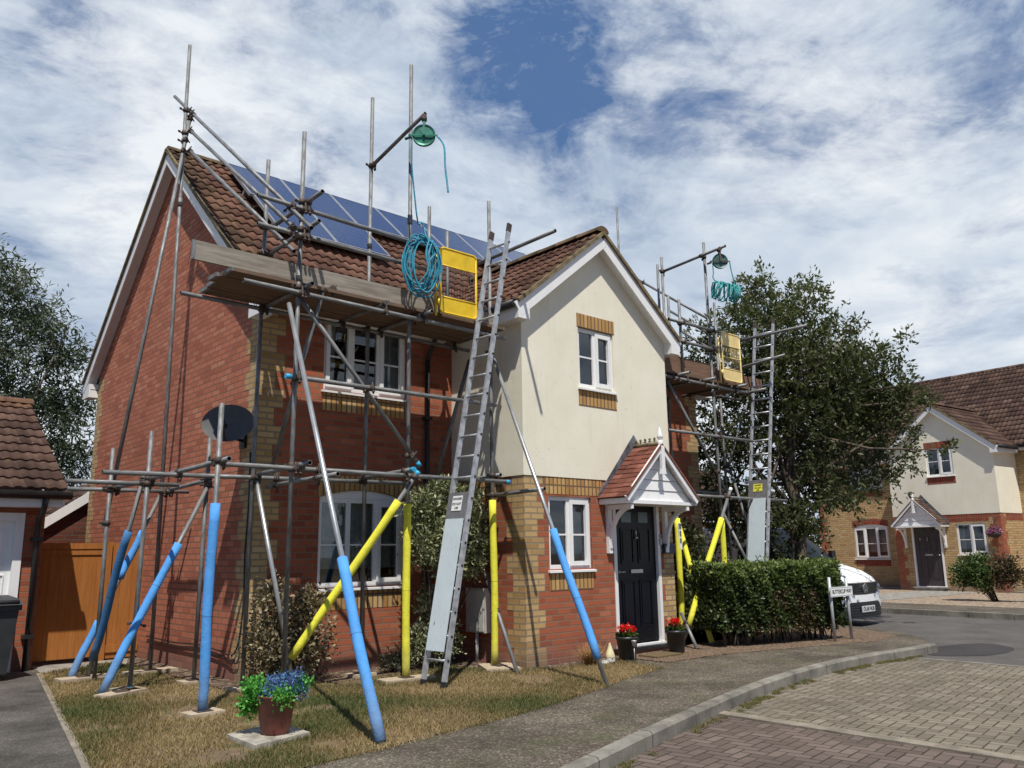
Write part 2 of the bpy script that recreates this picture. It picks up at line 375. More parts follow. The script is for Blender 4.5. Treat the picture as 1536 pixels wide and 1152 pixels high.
M['leaf_brown']=leafmat('mottled_brown_leaf',[(.045,.040,.022),(.11,.085,.045),(.24,.19,.11),(.42,.37,.23)],.5,.15)
M['leaf_green']=leafmat('bright_green_leaf',[(.03,.13,.02),(.07,.27,.05),(.13,.42,.06),(.2,.5,.1)],.45,.25)
M['leaf_blue']=leafmat('blue_purple_flower',[(.05,.10,.25),(.08,.17,.40),(.16,.2,.45),(.10,.32,.42)],.5,.2)
M['leaf_shrub']=leafmat('green_shrub_leaf',[(.02,.04,.012),(.05,.09,.022),(.09,.14,.04),(.16,.2,.07)],.4,.2)
M['petal_red']=leafmat('red_petal',[(.45,.008,.008),(.75,.015,.012),(.85,.03,.03)],.4,.2)
M['petal_pink']=leafmat('pink_petal',[(.16,.03,.12),(.30,.10,.22),(.50,.32,.40)],.5,.2)
M['twig_gold']=simple('golden_brown_twig',(.34,.19,.06),.8,var=.4,scale=20,c2=(.10,.05,.025))

# ------------------------------------------------------------------ roof tiles
def tiles(mb,O,U,V,L,S,gauge=.27,wave=.15,amp=.03,lip=.026,seg=6,lich=None,mi=0,plain=False,width=.3,clip=None):
    O=Vector(O);U=Vector(U).normalized();V=Vector(V).normalized();N=U.cross(V).normalized()
    nc=max(1,round(S/gauge)); g=S/nc; nu=int(round(L/wave*seg)); du=L/nu
    rr=random.Random(11)
    for j in range(nc):
        jit={}
        for i in range(nu):
            u0=i*du;u1=u0+du; um=(u0+u1)/2
            if clip and not clip(um,(j+.5)*g): continue
            t=int(um/width)
            if t not in jit: jit[t]=(rr.uniform(-.003,.004),rr.uniform(-.006,.006))
            jz,jv=jit[t]
            def h(u): return (0 if plain else amp*(.5+.5*math.sin(2*math.pi*u/wave)) )
            v0=j*g-.015+jv; v1=(j+1)*g+.02
            a=O+U*u0+V*v0+N*(h(u0)+lip+jz); b=O+U*u1+V*v0+N*(h(u1)+lip+jz)
            c=O+U*u1+V*v1+N*(h(u1)+.002); d=O+U*u0+V*v1+N*(h(u0)+.002)
            e0=(um//width)+.5; uvv=(e0,j+.5); m=mi
            if lich and lich(um,(j+.5)*g): m=mi+1
            mb.face([a,b,c,d],m,[uvv]*4,not plain)
            a2=a-N*(lip+.012);b2=b-N*(lip+.012)
            mb.face([a2,b2,b,a],m,[uvv]*4)
def ridge_tiles(mb,a,b,r=.12,step=.42,mi=0,slope=.9):
    a=Vector(a);b=Vector(b);L=(b-a).length;d=(b-a)/L; n=max(1,round(L/step)); up=Vector((0,0,1)); sd=d.cross(up).normalized()
    for k in range(n):
        p=a+d*(L*k/n); q=a+d*(L*(k+1)/n+.02); rk=r*(1+.04*(k%2))
        ring=[(math.cos(t)*rk*1.15,math.sin(t)*rk*.85) for t in [math.pi*i/8 for i in range(9)]]
        for i in range(8):
            (x0,z0),(x1,z1)=ring[i],ring[i+1]
            P=[p+sd*x0+up*z0,p+sd*x1+up*z1,q+sd*x1+up*z1,q+sd*x0+up*z0]
            mb.face(P,mi,[(k+.5,.5)]*4,True)
        mb.face([p+sd*x+up*z for x,z in ring]+[p+sd*0],mi,[(k+.5,.5)]*10)
        mb.face(([q+sd*x+up*z for x,z in ring]+[q])[::-1],mi,[(k+.5,.5)]*10)

# ------------------------------------------------------------------ walls with openings
def wall(mb,axis,c,u0,u1,z0,z1,holes=(),mi=0,flip=False,depth=.1,inward=1,top=None):
    """axis 'y': wall in plane y=c spanning x; axis 'x': plane x=c spanning y."""
    us=sorted({u0,u1,*[h[0] for h in holes],*[h[1] for h in holes]}); zs=sorted({z0,z1,*[h[2] for h in holes],*[h[3] for h in holes]})
    us=[u for u in us if u0<=u<=u1]; zs=[z for z in zs if z0<=z<=z1]
    def P(u,z,d=0): return (u,c+d,z) if axis=='y' else (c+d,u,z)
    for i in range(len(us)-1):
        for j in range(len(zs)-1):
            um=(us[i]+us[i+1])/2; zm=(zs[j]+zs[j+1])/2
            if any(h[0]<um<h[1] and h[2]<zm<h[3] for h in holes): continue
            q=[P(us[i],zs[j]),P(us[i+1],zs[j]),P(us[i+1],zs[j+1]),P(us[i],zs[j+1])]
            mb.face(q[::-1] if flip else q,mi)
    for (a,b,e,f) in holes:
        D=depth*inward
        for q in ([P(a,e),P(a,f),P(a,f,D),P(a,e,D)],[P(b,e),P(b,e,D),P(b,f,D),P(b,f)],[P(a,f),P(b,f),P(b,f,D),P(a,f,D)],[P(a,e),P(a,e,D),P(b,e,D),P(b,e)]):
            mb.face(q[::-1] if flip else q,mi)
def quoins(mb,corner,za,zb,sx,sy,wide=.34,narrow=.225,first=0,mi=0,proud=.003):
    """blocks at a vertical corner (x,y); sx/sy = direction of the two faces away from the corner; None = no face"""
    x,y=corner; z=za;k=first; ox=-proud*(sx or 1); oy=-proud*(sy or 1)
    while z<zb-.01:
        z2=min(z+.225,zb); w=(wide,narrow)[k%2]; w2=(narrow,wide)[k%2]
        if sx: mb.face([(x+ox,y+oy,z),(x+sx*w,y+oy,z),(x+sx*w,y+oy,z2),(x+ox,y+oy,z2)],mi)
        if sy: mb.face([(x+ox,y+oy,z),(x+ox,y+sy*w2,z),(x+ox,y+sy*w2,z2),(x+ox,y+oy,z2)],mi)
        z=z2;k+=1
def window(house,x0,x1,z0,z1,y,lights,label=None,sill=True,arch=None,curt='curtain',sashes=(),bar=.47):
    f=MB(); fw=.055; d0=y+.035; d1=y+.095
    f.box(x0,d0,z0,x0+fw,d1,z1); f.box(x1-fw,d0,z0,x1,d1,z1); f.box(x0+fw,d0,z0,x1-fw,d1,z0+fw); f.box(x0+fw,d0,z1-fw,x1-fw,d1,z1)
    xs=[x0+fw]+[x0+(x1-x0)*t for t in lights]+[x1-fw]
    for t in lights: xm=x0+(x1-x0)*t; f.box(xm-.032,d0-.002,z0+fw,xm+.032,d1-.003,z1-fw)
    pn=MB()
    for i in range(len(xs)-1):
        a=xs[i]+(0 if i==0 else .032); b=xs[i+1]-(0 if i==len(xs)-2 else .032)
        s=.0
        if i in sashes:
            s=.042; e0=d0-.022; e1=d0+.02
            f.box(a-.015,e0,z0+fw-.015,a+s,e1,z1-fw+.015); f.box(b-s,e0,z0+fw-.015,b+.015,e1,z1-fw+.015)
            f.box(a+s,e0,z0+fw-.015,b-s,e1,z0+fw+s); f.box(a+s,e0,z1-fw-s,b-s,e1,z1-fw+.015)
        zb=z0+(z1-z0)*bar; f.box(a+s,d0+.012,zb-.011,b-s,d0+.03,zb+.011)
        pn.face([(a+s,d0+.022,z0+fw+s),(b-s,d0+.022,z0+fw+s),(b-s,d0+.022,z1-fw-s),(a+s,d0+.022,z1-fw-s)])
    if arch:
        n=14; P=[(x0+(x1-x0)*i/n, z1+arch*(1-(2*i/n-1)**2)+.002) for i in range(n+1)]
        f.prism([(x0,z1+.001)]+P+[(x1,z1+.001)],y+.03,y+.08)
    w=f.build('window',M['white'],house)
    if label: w['label']=label
    pn.build('pane',M['glass'],w)
    if sill:
        s=MB(); s.hexa([(x0-.03,y-.045,z0-.045),(x1+.03,y-.045,z0-.045),(x1+.03,y+.09,z0-.03),(x0-.03,y+.09,z0-.03),(x0-.03,y-.045,z0-.02),(x1+.03,y-.045,z0-.02),(x1+.03,y+.09,z0-.001),(x0-.03,y+.09,z0-.001)])
        s.build('sill',M['white'],w)
    if curt:
        cbm=MB(); rr=random.Random(int(x0*100)+int(z0*10)); yy=y+.17
        def fold(xa,xb,za,zb):
            n=max(8,int((xb-xa)/.02)); ph=rr.random()*6
            for i in range(n):
                xa_=xa+(xb-xa)*i/n; xb_=xa+(xb-xa)*(i+1)/n
                y0_=yy+.025*math.sin(i*.9+ph); y1_=yy+.025*math.sin((i+1)*.9+ph)
                cbm.face([(xa_,y0_,za),(xb_,y1_,za),(xb_,y1_,zb),(xa_,y0_,zb)],0,None,True)
        W=x1-x0
        if curt=='blind':
            n=18
            for i in range(n):
                zz=z1-.06-i*(z1-z0-.3)/n; cbm.face([(x0+.03,yy,zz),(x1-.03,yy,zz),(x1-.03,yy+.03,zz-.035),(x0+.03,yy+.03,zz-.035)])
        elif curt=='sides': fold(x0,x0+W*.2,z0,z1); fold(x1-W*.2,x1,z0,z1)
        elif curt=='net': fold(x0,x1,z0+.22,z1)
        elif curt=='frost':
            cbm.face([(x0,y+.075,z0),(x1,y+.075,z0),(x1,y+.075,z1),(x0,y+.075,z1)])
        cbm.build('curtain',M['frost'] if curt=='frost' else (M['blind'] if curt=='blind' else M['curtain']),w)
    return w
M['frost']=simple('obscured_glazing',(.10,.15,.17),.35,var=.2,scale=3)
def soldier(mb,x0,x1,z0,z1,y,proud=.004,mi=0):
    mb.box(x0,y-proud,z0,x1,y+.03,z1,mi)
def soldier_arch(mb,x0,x1,zb,rise,h,y,mi=0,proud=.004,n=18):
    for i in range(n):
        a=i/n;b=(i+1)/n; A=lambda t:zb+rise*(1-(2*t-1)**2)
        xa=x0+(x1-x0)*a; xb=x0+(x1-x0)*b; ua=xa;ub=xb
        pts=[(xa,y-proud,A(a)),(xb,y-proud,A(b)),(xb,y-proud,A(b)*.5+(zb+rise)*.5+h-.02),(xa,y-proud,A(a)*.5+(zb+rise)*.5+h-.02)]
        mb.face(pts,mi,[(p[0],p[2]-A(.0)) for p in pts])
        mb.face([(xa,y+.03,A(a)),(xb,y+.03,A(b)),(xb,y-proud,A(b)),(xa,y-proud,A(a))],mi)

def panelled_door(house,x0,x1,z0,z1,y,mat,label,number=None,fanlight=True):
    f=MB(); fw=.06
    f.box(x0-fw,y-.012,z0-.02,x0,y+.1,z1+fw); f.box(x1,y-.012,z0-.02,x1+fw,y+.1,z1+fw); f.box(x0,y-.012,z1,x1,y+.1,z1+fw)
    f.box(x0-fw-.01,y-.03,z0-.07,x1+fw+.01,y+.1,z0-.021)
    fr=f.build('door_frame',M['white'],house)
    d=MB(); yd=y+.035; d.box(x0+.004,yd,z0,x1-.004,yd+.045,z1-.004)
    W=x1-x0; H=z1-z0
    def panel(a,b,c,e):
        d.box(a,yd-.012,c,b,yd,c+.018); d.box(a,yd-.012,e-.018,b,yd,e); d.box(a,yd-.012,c+.018,a+.018,yd,e-.018); d.box(b-.018,yd-.012,c+.018,b,yd,e-.018)
        d.box(a+.045,yd-.009,c+.045,b-.045,yd,e-.045)
    l0,l1=x0+.13,x0+W/2-.05; r0,r1=x0+W/2+.05,x1-.13
    panel(l0,l1,z0+.2,z0+H*.43); panel(r0,r1,z0+.2,z0+H*.43)
    panel(l0,l1,z0+H*.55,z0+H*.80); panel(r0,r1,z0+H*.55,z0+H*.80)
    dr=d.build('door',mat,house); dr['label']=label
    g=MB()
    for a,b in ((l0+.03,l1-.03),(r0+.03,r1-.03)): g.box(a,yd-.006,z0+H*.84,b,yd+.001,z0+H*.84+.15)
    g.build('door_light',M['frost'] if fanlight else M['doorglass'],dr)
    k=MB(); k.box(x0+W/2-.13,yd-.016,z0+H*.48,x0+W/2+.13,yd-.002,z0+H*.48+.05); k.build('letterbox',M['chrome'],dr)
    h=MB(); h.lathe((x0+.07 if fanlight else x1-.07,yd-.02,z0+H*.49),[(0,0),(.02,0),(.02,.02),(.012,.02)],10,axis='y')
    xx=x0+.07 if fanlight else x1-.07
    h.tube((xx,yd-.04,z0+H*.49),(xx+(.1 if fanlight else -.1),yd-.04,z0+H*.49),.009,8); h.tube((xx,yd-.04,z0+H*.49),(xx,yd,z0+H*.49),.009,8)
    h.build('door_handle',M['chrome'],dr)
    kn=MB(); kn.lathe((x0+W/2,yd-.02,z0+H*.73),[(0,-.02),(.022,-.015),(.03,0),(.022,.015),(0,.02)],10); kn.tube((x0+W/2,yd-.02,z0+H*.74),(x0+W/2,yd-.02,z0+H*.79),.012,8); kn.build('door_knocker',M['chrome'],dr)
    if number: 
        text_obj(number,(x0+W*.22,yd-.014,z0+H*.75),.1,M['white_clean'],dr,'door_number')
    return dr
M['chrome']=simple('dull_chrome',(.45,.46,.47),.3,.8,.1,10)
M['doorglass']=simple('dark_door_glass',(.05,.05,.05),.15)
M['door_black']=simple('glossy_black_door',(.0035,.0045,.009),.38,var=.3,scale=3,spec=.25)
M['door_plum']=simple('dark_plum_door',(.045,.036,.042),.35,var=.1,scale=3)
def text_obj(s,loc,size,mat,parent,name,rot=(R(90),0,0),align='CENTER',ext=.002,org=None,space=1.0,scale_x=1.0):
    cu=bpy.data.curves.new(name,'FONT'); cu.body=s; cu.size=size; cu.extrude=ext; cu.align_x=align; cu.align_y='CENTER'; cu.space_character=space
    tmp=bpy.data.objects.new(name+'_tmp',cu); COL.objects.link(tmp)
    dg=bpy.context.evaluated_depsgraph_get(); dg.update(); me=bpy.data.meshes.new_from_object(tmp.evaluated_get(dg))
    bpy.data.objects.remove(tmp)
    mw=Matrix.Translation(Vector(loc))@Matrix.Rotation(rot[2],4,'Z')@Matrix.Rotation(rot[1],4,'Y')@Matrix.Rotation(rot[0],4,'X')@Matrix.Diagonal((scale_x,1,1,1))
    me.transform(mw)
    o=Vector(ORG.get(parent.name,(0,0,0))); me.transform(Matrix.Translation(-o))
    me.materials.clear(); me.materials.append(mat)
    ob=bpy.data.objects.new(name,me); COL.objects.link(ob); ob.parent=parent; ORG[ob.name]=tuple(o); return ob

# ------------------------------------------------------------------ the house type
def canopy(house,xc,hw,ze,za,proj,tl='tile_red',brackets=True):
    r=MB(); 
    # plain tiles on both slopes
    for s in (-1,1):
        e=Vector((xc+s*hw,0,ze)); a=Vector((xc,0,za)); sl=(a-e); L=proj
        if s==-1: tiles(r,(xc-hw,-.006,ze),(0,-1,0),sl,L,sl.length,gauge=.1,wave=.165,seg=1,lip=.014,plain=True,width=.165)
        else: tiles(r,(xc+hw,-proj,ze),(0,1,0),sl,L,sl.length,gauge=.1,wave=.165,seg=1,lip=.014,plain=True,width=.165)
    # fix: underside boards
    cn=r.build('canopy_roof',M[tl],house)
    b=MB(); t=.03
    for s in (-1,1): b.bar((xc+s*(hw+.015),-proj-.016,ze+.0),(xc,-proj-.016,za+.0),.05,.022,(0,0,1),1)
    for s in (-1,1):
        b.bar((xc+s*hw,-proj-.012,ze-.035),(xc,-proj-.012,za-.035),.025,.09,(0,0,1)) # barge
        b.bar((xc+s*(hw-.03),-proj/2,ze-.02),(xc,-proj/2,za-.02),proj-.02,.02,(0,0,1))
        b.box(xc+s*hw-.02*s-.012,-proj,ze-.09,xc+s*hw-.02*s+.012,-.004,ze-.02)
    b.build('barge_board',[M['white'],M[tl]],cn)
    g=MB(); yg=-proj+.07; nb=5; 
    for i in range(nb):
        z0=ze-.04+(za-ze-.02)*i/nb; z1=ze-.04+(za-ze-.02)*(i+1)/nb-.006
        w0=hw*(1-(z0-ze+.04)/(za-ze))-.06; w1=hw*(1-(z1-ze+.04)/(za-ze))-.06
        if w0<=0.02: continue
        w1=max(w1,.005); g.hexa([(xc-w0,yg,z0),(xc+w0,yg,z0),(xc+w0,yg+.03,z0),(xc-w0,yg+.03,z0),(xc-w1,yg+.012,z1),(xc+w1,yg+.012,z1),(xc+w1,yg+.03,z1),(xc-w1,yg+.03,z1)])
    g.box(xc-hw+.05,-proj+.03,ze-.09,xc+hw-.05,-.004,ze-.045); g.build('gable_boarding',M['white'],cn)
    f=MB(); f.box(xc-.035,-proj-.045,za-.36,xc+.035,-proj-.005,za-.02); f.hexa([(xc-.05,-proj-.05,za-.42),(xc+.05,-proj-.05,za-.42),(xc+.05,-proj,za-.42),(xc-.05,-proj,za-.42),(xc-.025,-proj-.045,za-.3),(xc+.025,-proj-.045,za-.3),(xc+.025,-proj,za-.3),(xc-.025,-proj,za-.3)])
    f.lathe((xc,-proj-.0,za+.0),[(.035,0),(.04,.05),(.02,.07),(.04,.09),(.045,.12),(.028,.16),(.012,.23),(0,.25)],12)
    f.build('finial',M['white'],cn)
    c=MB(); c.tube((xc,-proj,za+.015),(xc,-.0,za+.015),.03,8)
    for i in range(5):
        y=-proj+.1+i*.085; c.tube((xc,y,za+.03),(xc,y,za+.1),.008,6); c.lathe((xc,y,za+.09),[(0,-.02),(.018,-.01),(.018,.01),(0,.025)],8); c.tube((xc,y-.03,za+.06),(xc,y+.03,za+.06),.007,6)
    c.build('ridge_cresting',M['verge'],cn)
    l=MB(); h2=hw+.0
    l.prism([(xc-h2,ze-.03),(xc,za-.03),(xc+h2,ze-.03),(xc+h2+.0,ze+.06),(xc,za+.19),(xc-h2-.0,ze+.06)],-.022,-.0045)
    l.build('lead_flashing',M['lead'],cn)
    if brackets:
        for s in (-1,1):
            k=MB(); x=xc+s*(hw-.17)
            k.box(x-.035,-.06,ze-.75,x+.035,-.004,ze-.09); k.box(x-.03,-proj+.04,ze-.16,x+.03,-.06,ze-.1)
            P=[]
            for i in range(9):
                t=math.pi/2*i/8; P.append(((-.05-(proj-.12)*(1-math.cos(t))),ze-.68+.54*math.sin(t)))
            for i in range(8):
                k.bar((x,P[i][0],P[i][1]),(x,P[i+1][0],P[i+1][1]),.05,.05,(0,1,.2))
            k.build('bracket',M['white'],cn)
    return cn

def gable_trim(house,pts,wallx,ox,depth=.2,thick=.028,name='barge_board',label=None):
    """pts: (y,z) eave/ridge/eave of the verge line in a plane x=ox"""
    b=MB()
    s=1 if ox>wallx else -1
    for i in range(2):
        (y0,z0),(y1,z1)=pts[i],pts[i+1]
        b.bar((ox,y0,z0-.12),(ox,y1,z1-.12),thick,depth,(0,0,1)) if i==0 else b.bar((ox-.001*s,y0,z0-.12),(ox-.001*s,y1,z1-.12),thick,depth,(0,0,1))
        b.bar(((ox+wallx)/2-.007*s,y0,z0-.2),((ox+wallx)/2-.007*s,y1,z1-.2),abs(ox-wallx)-.016,.015,(0,0,1))
    return b.build(name,M['white'],house)

def build_house(label,cat,loc,rot,P):
    H=thing(P.get('name','house'),label,cat,loc,rot,local=True)
    x0,x1=P['x0'],P['x1']; F=1.48; B=8.0; b0,b1,ax=P['b0'],P['b1'],P['ax']
    br,acc,sol=M[P['brick']],M[P['quoin']],M[P['soldier']]
    ZE,ZR,YR=4.50,7.70,4.78; sl=(ZR-ZE)/(YR-1.22)
    zc=2.36
    # ---- brick walls
    w=MB(); wx0,wx1,wz0,wz1=P['wing_win']; ux0,ux1,uz0,uz1=P['wing_up']
    holes=[(wx0,wx1,wz0,wz1+.11),(ux0,ux1,uz0,uz1)]
    wall(w,'y',F,x0,b0,-.2,4.62,holes)
    wall(w,'y',F,b1,x1,-.2,4.62,[])
    wall(w,'y',0,b0,b1,-.2,zc,[(P['win'][0],P['win'][1],P['win'][2],P['win'][3]),(P['door'][0]-.06,P['door'][1]+.06,.1,2.16)])
    wall(w,'x',b0,0,F,-.2,zc,[],flip=True); wall(w,'x',b1,0,F,-.2,zc,[])
    wall(w,'y',B,x0,x1,-.2,4.62,[],flip=True)
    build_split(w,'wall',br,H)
    for xx,fl in ((x0,True),(x1,False)):
        g=MB(); q=[(xx,F,-.2),(xx,B,-.2),(xx,B,4.62),(xx,YR,ZR-.12),(xx,F,ZE+sl*(F-1.22)-.1)]
        g.face(q[::-1] if fl else q); g.build('gable_wall',M[P.get('side',P['brick'])],H)
    # ---- rendered upper storey of the bay
    zt=5.97-.8*(ax-b0+.0)-.05; zt2=5.97-.8*(b1-ax)-.05
    r=MB(); c=-.013
    u=P['bay_up']; 
    wall(r,'y',c,b0+c,b1-c,zc,4.52,[(u[0],u[1],u[2],u[3])],depth=.12)
    zl=min(zt,4.52) if False else 4.52
    r.face([(b0+c,c,4.52),(b1-c,c,4.52),(b1-c,c,zt2),(ax,c,5.9),(b0+c,c,zt)])
    wall(r,'x',b0+c,c,F,zc,min(4.75,zt),[],flip=True); wall(r,'x',b1-c,c,F,zc,min(4.75,zt2),[])
    r.face([(b0+c,c,zc),(b0+c,F,zc),(b0+.02,F,zc),(b0+.02,.02,zc),(b1-.02,.02,zc),(b1-.02,F,zc),(b1-c,F,zc),(b1-c,c,zc)])
    r.build('rendered_wall',M['render'],H)
    # ---- quoins and soldier courses
    for a_ in (((x0,F),0,4.5,1,1),((x1,F),0,4.5,-1,1),((x0,B),0,4.5,None,-1),((b0,0),0,zc-.004,1,1),((b1,0),0,zc-.004,-1,1)):
        q=MB(); quoins(q,*a_); q.build('quoin',acc,H)
    s=MB(); ww=P['win']
    soldier(s,b0+.36,P['soldier_to'],2.135,zc-.002,0); 
    if P['soldier_to']<b1-.5 and P.get('soldier2'): soldier(s,P['soldier2'][0],P['soldier2'][1],2.135,zc-.002,0)
    s.box(b0-.004,.36,2.135,b0+.03,F,zc-.002); s.box(b1-.03,.36,2.135,b1+.004,F,zc-.002)
    soldier(s,ww[0],ww[1],ww[2]-.045-.225,ww[2]-.045,0)
    soldier(s,wx0,wx1,wz0-.045-.225,wz0-.045,F); soldier_arch(s,wx0-.03,wx1+.03,wz1,.11,.2,F)
    soldier(s,ux0,ux1,uz0-.27,uz0-.045,F)
    soldier(s,u[0]-.02,u[1]+.03,u[3],u[3]+.2,c); soldier(s,u[0]-.02,u[1]+.03,u[2]-.27,u[2]-.045,c)
    build_split(s,'soldier_course',sol,H)
    # ---- openings
    window(H,wx0,wx1,wz0,wz1,F,(.34,.66),arch=.105,curt=P['curt'][0],sashes=(2,) if not P['far'] else (0,2))
    window(H,ux0,ux1,uz0,uz1,F,(.34,.66),curt=P['curt'][1],sashes=(0,2))
    window(H,*ww,0,(.48,),curt=P['curt'][2],sashes=(1,))
    window(H,u[0],u[1],u[2],u[3],c,(.48,),curt=P['curt'][3],sashes=(1,),bar=.52)
    d=P['door']; panelled_door(H,d[0],d[1],.14,2.10,0,M[P['door_mat']],P['door_label'],P.get('number'),not P['far'])
    st=MB(); st.box(d[0]-.1,-.10,-.05,d[1]+.1,.0,.055); ds=st.build('door_step',M['brick'] if not P['far'] else M['concrete'],H); st=MB(); st.box(d[0]-.13,-.13,.057,d[1]+.13,-.004,.095); st.build('threshold',M['black_plastic'] if not P['far'] else M['concrete'],ds)
    canopy(H,*P['canopy'])
    # ---- interior so that the rooms read dark but deep
    i=MB(); i.box(x0+.05,F+1.6,.02,x1-.05,F+1.65,4.4); i.box(b0+.05,.12,2.2,b1-.05,F+1.5,2.3); i.box(x0+.05,F+.1,2.2,b0+.05,F+1.6,2.3); i.box(x0+.05,.12,-.04,x1-.05,F+1.6,.0)
    build_split(i,'interior_partition',M['room'],H)
    # ---- roofs
    vx0,vx1=x0-.16,x1+.16
    rf=MB(); Lr=vx1-vx0; V=Vector((0,YR-1.22,ZR-ZE)); S=V.length
    lich=lambda uu,vv: uu<.35 or vv<.35 or vv>S-.3
    tiles(rf,(vx0,1.22,ZE),(1,0,0),V,Lr,S,lich=lich)
    V2=Vector((0,YR-(2*YR-1.22),ZR-ZE)); tiles(rf,(vx1,2*YR-1.22,ZE),(-1,0,0),V2,Lr,S,seg=3,lich=lambda a,b:False)
    rr=rf.build('roof',[M[P['tile']],M['tile_lichen'] if not P['far'] else M[P['tile']]],H)
    rt=MB(); ridge_tiles(rt,(vx0-.01,YR,ZR-.045),(vx1+.01,YR,ZR-.045),r=.105); rt.build('ridge',M['ridge'] if not P['far'] else M['tile_brown'],rr)
    vg=MB()
    for xx in (vx0-.005,vx1+.005):
        vg.bar((xx,1.2,ZE-.012),(xx,YR,ZR-.012),.06,.05,(0,0,1)); vg.bar((xx,2*YR-1.2,ZE-.012),(xx,YR,ZR-.013),.06,.05,(0,0,1))
    build_split(vg,'verge',M['verge'],rr)
    gable_trim(H,[(1.20,ZE),(YR,ZR),(2*YR-1.2,ZE)],x0,vx0+.012); gable_trim(H,[(1.20,ZE),(YR,ZR),(2*YR-1.2,ZE)],x1,vx1-.012)
    e=MB()
    for xa,xb in ((vx0+.03,b0-.22),(b1+.22,vx1-.03)): e.box(xa,1.26,ZE-.17,xb,1.28,ZE-.0); e.box(xa,1.28,ZE-.17,xb,F,ZE-.155)
    yb=2*YR-1.22; e.box(vx0+.03,yb-.05,ZE-.17,vx1-.03,yb-.03,ZE); e.box(vx0+.03,B,ZE-.17,vx1-.03,yb-.05,ZE-.155)
    for xx,sx in ((vx0,1),(vx1,-1)):
        for ya,yb2 in ((1.19,F+.0),(B,yb+.02)):
            e.hexa([(xx+.005*sx,ya,ZE-.30),(xx+.17*sx,ya,ZE-.30),(xx+.17*sx,yb2,ZE-.30),(xx+.005*sx,yb2,ZE-.30),(xx+.005*sx,ya,ZE-.06),(xx+.17*sx,ya,ZE-.06),(xx+.17*sx,yb2,ZE-.06),(xx+.005*sx,yb2,ZE-.06)])
    # bay roof
    hwL=ax-b0+.2; hwR=b1-ax+.2; fy=-.17
    zL=5.97-.8*hwL; zR_=5.97-.8*hwR
    yb=3.1
    r2=MB(); V=Vector((hwL,0,5.97-zL)); tiles(r2,(ax-hwL,yb,zL),(0,-1,0),V,yb-fy,V.length,lich=lambda uu,vv:uu>yb-fy-.3)
    V=Vector((-hwR,0,5.97-zR_)); tiles(r2,(ax+hwR,fy,zR_),(0,1,0),V,yb-fy,V.length,lich=lambda uu,vv:uu<.3)
    rb=r2.build('bay_roof',[M[P['tile']],M['tile_lichen'] if not P['far'] else M[P['tile']]],H)
    rt=MB(); ridge_tiles(rt,(ax,fy-.01,5.97),(ax,yb+.1,5.97),r=.11); rt.build('ridge',M['ridge'] if not P['far'] else M['tile_brown'],rb)
    vg=MB(); yv=fy-.005
    vg.bar((ax-hwL-.01,yv,zL-.012),(ax,yv,5.958),.06,.05,(0,0,1)); vg.bar((ax+hwR+.01,yv+.001,zR_-.012),(ax,yv+.001,5.958),.06,.05,(0,0,1)); vg.build('verge',M['verge'],rb)
    bb=MB()
    for sgn,hw,zz in ((-1,hwL,zL),(1,hwR,zR_)):
        yy=fy+.014+.001*sgn
        bb.bar((ax+sgn*hw,yy,zz-.125),(ax,yy,5.845),.028,.2,(0,0,1))
        bb.bar((ax+sgn*(hw-.1),(fy+.03-.013)/2,zz-.13),(ax,(fy+.03-.013)/2,5.77),abs(fy+.03+.013)-.002,.015,(0,0,1))
        # box end and fascia down the side
        xa=ax+sgn*hw; x_in=ax+sgn*(hw-.2)
        bb.box(min(xa,x_in),fy,zz-.235,max(xa,x_in),.3,zz-.06)
        bb.box(min(xa,xa-sgn*.02),.3,zz-.18,max(xa,xa-sgn*.02),1.3,zz-.01); bb.box(min(xa,x_in),.3,zz-.19,max(xa,x_in),1.3,zz-.175)
    build_split(bb,'barge_board',M['white'],rb); build_split(e,'fascia',M['white'],H)
    gt=MB()
    for sgn,hw,zz in ((-1,hwL,zL),(1,hwR,zR_)):
        xx=ax+sgn*(hw+.045); gt.tube((xx,fy+.02,zz-.045),(xx,1.15,zz-.045),.052,12)
    for xa,xb in ((vx0+.02,b0-.3),(b1+.3,vx1-.02)): gt.tube((xa,1.175,ZE-.05),(xb,1.175,ZE-.05),.052,12)
    build_split(gt,'gutter',M['black_plastic'],H)
    for xd in P['pipes']:
        dp=MB(); dp.tube((xd,F-.06,.1),(xd,F-.06,4.05),.034,10); dp.path([(xd,F-.06,4.05),(xd,F-.1,4.15),(xd,1.2,4.38),(xd,1.18,4.44)],.034,10)
        for z in (.5,1.8,3.2): dp.box(xd-.05,F-.1,z,xd+.05,F,z+.04)
        dp.build('downpipe',M['black_plastic'],H)
    return H
M['room']=simple('dim_interior',(.16,.15,.14),.9)
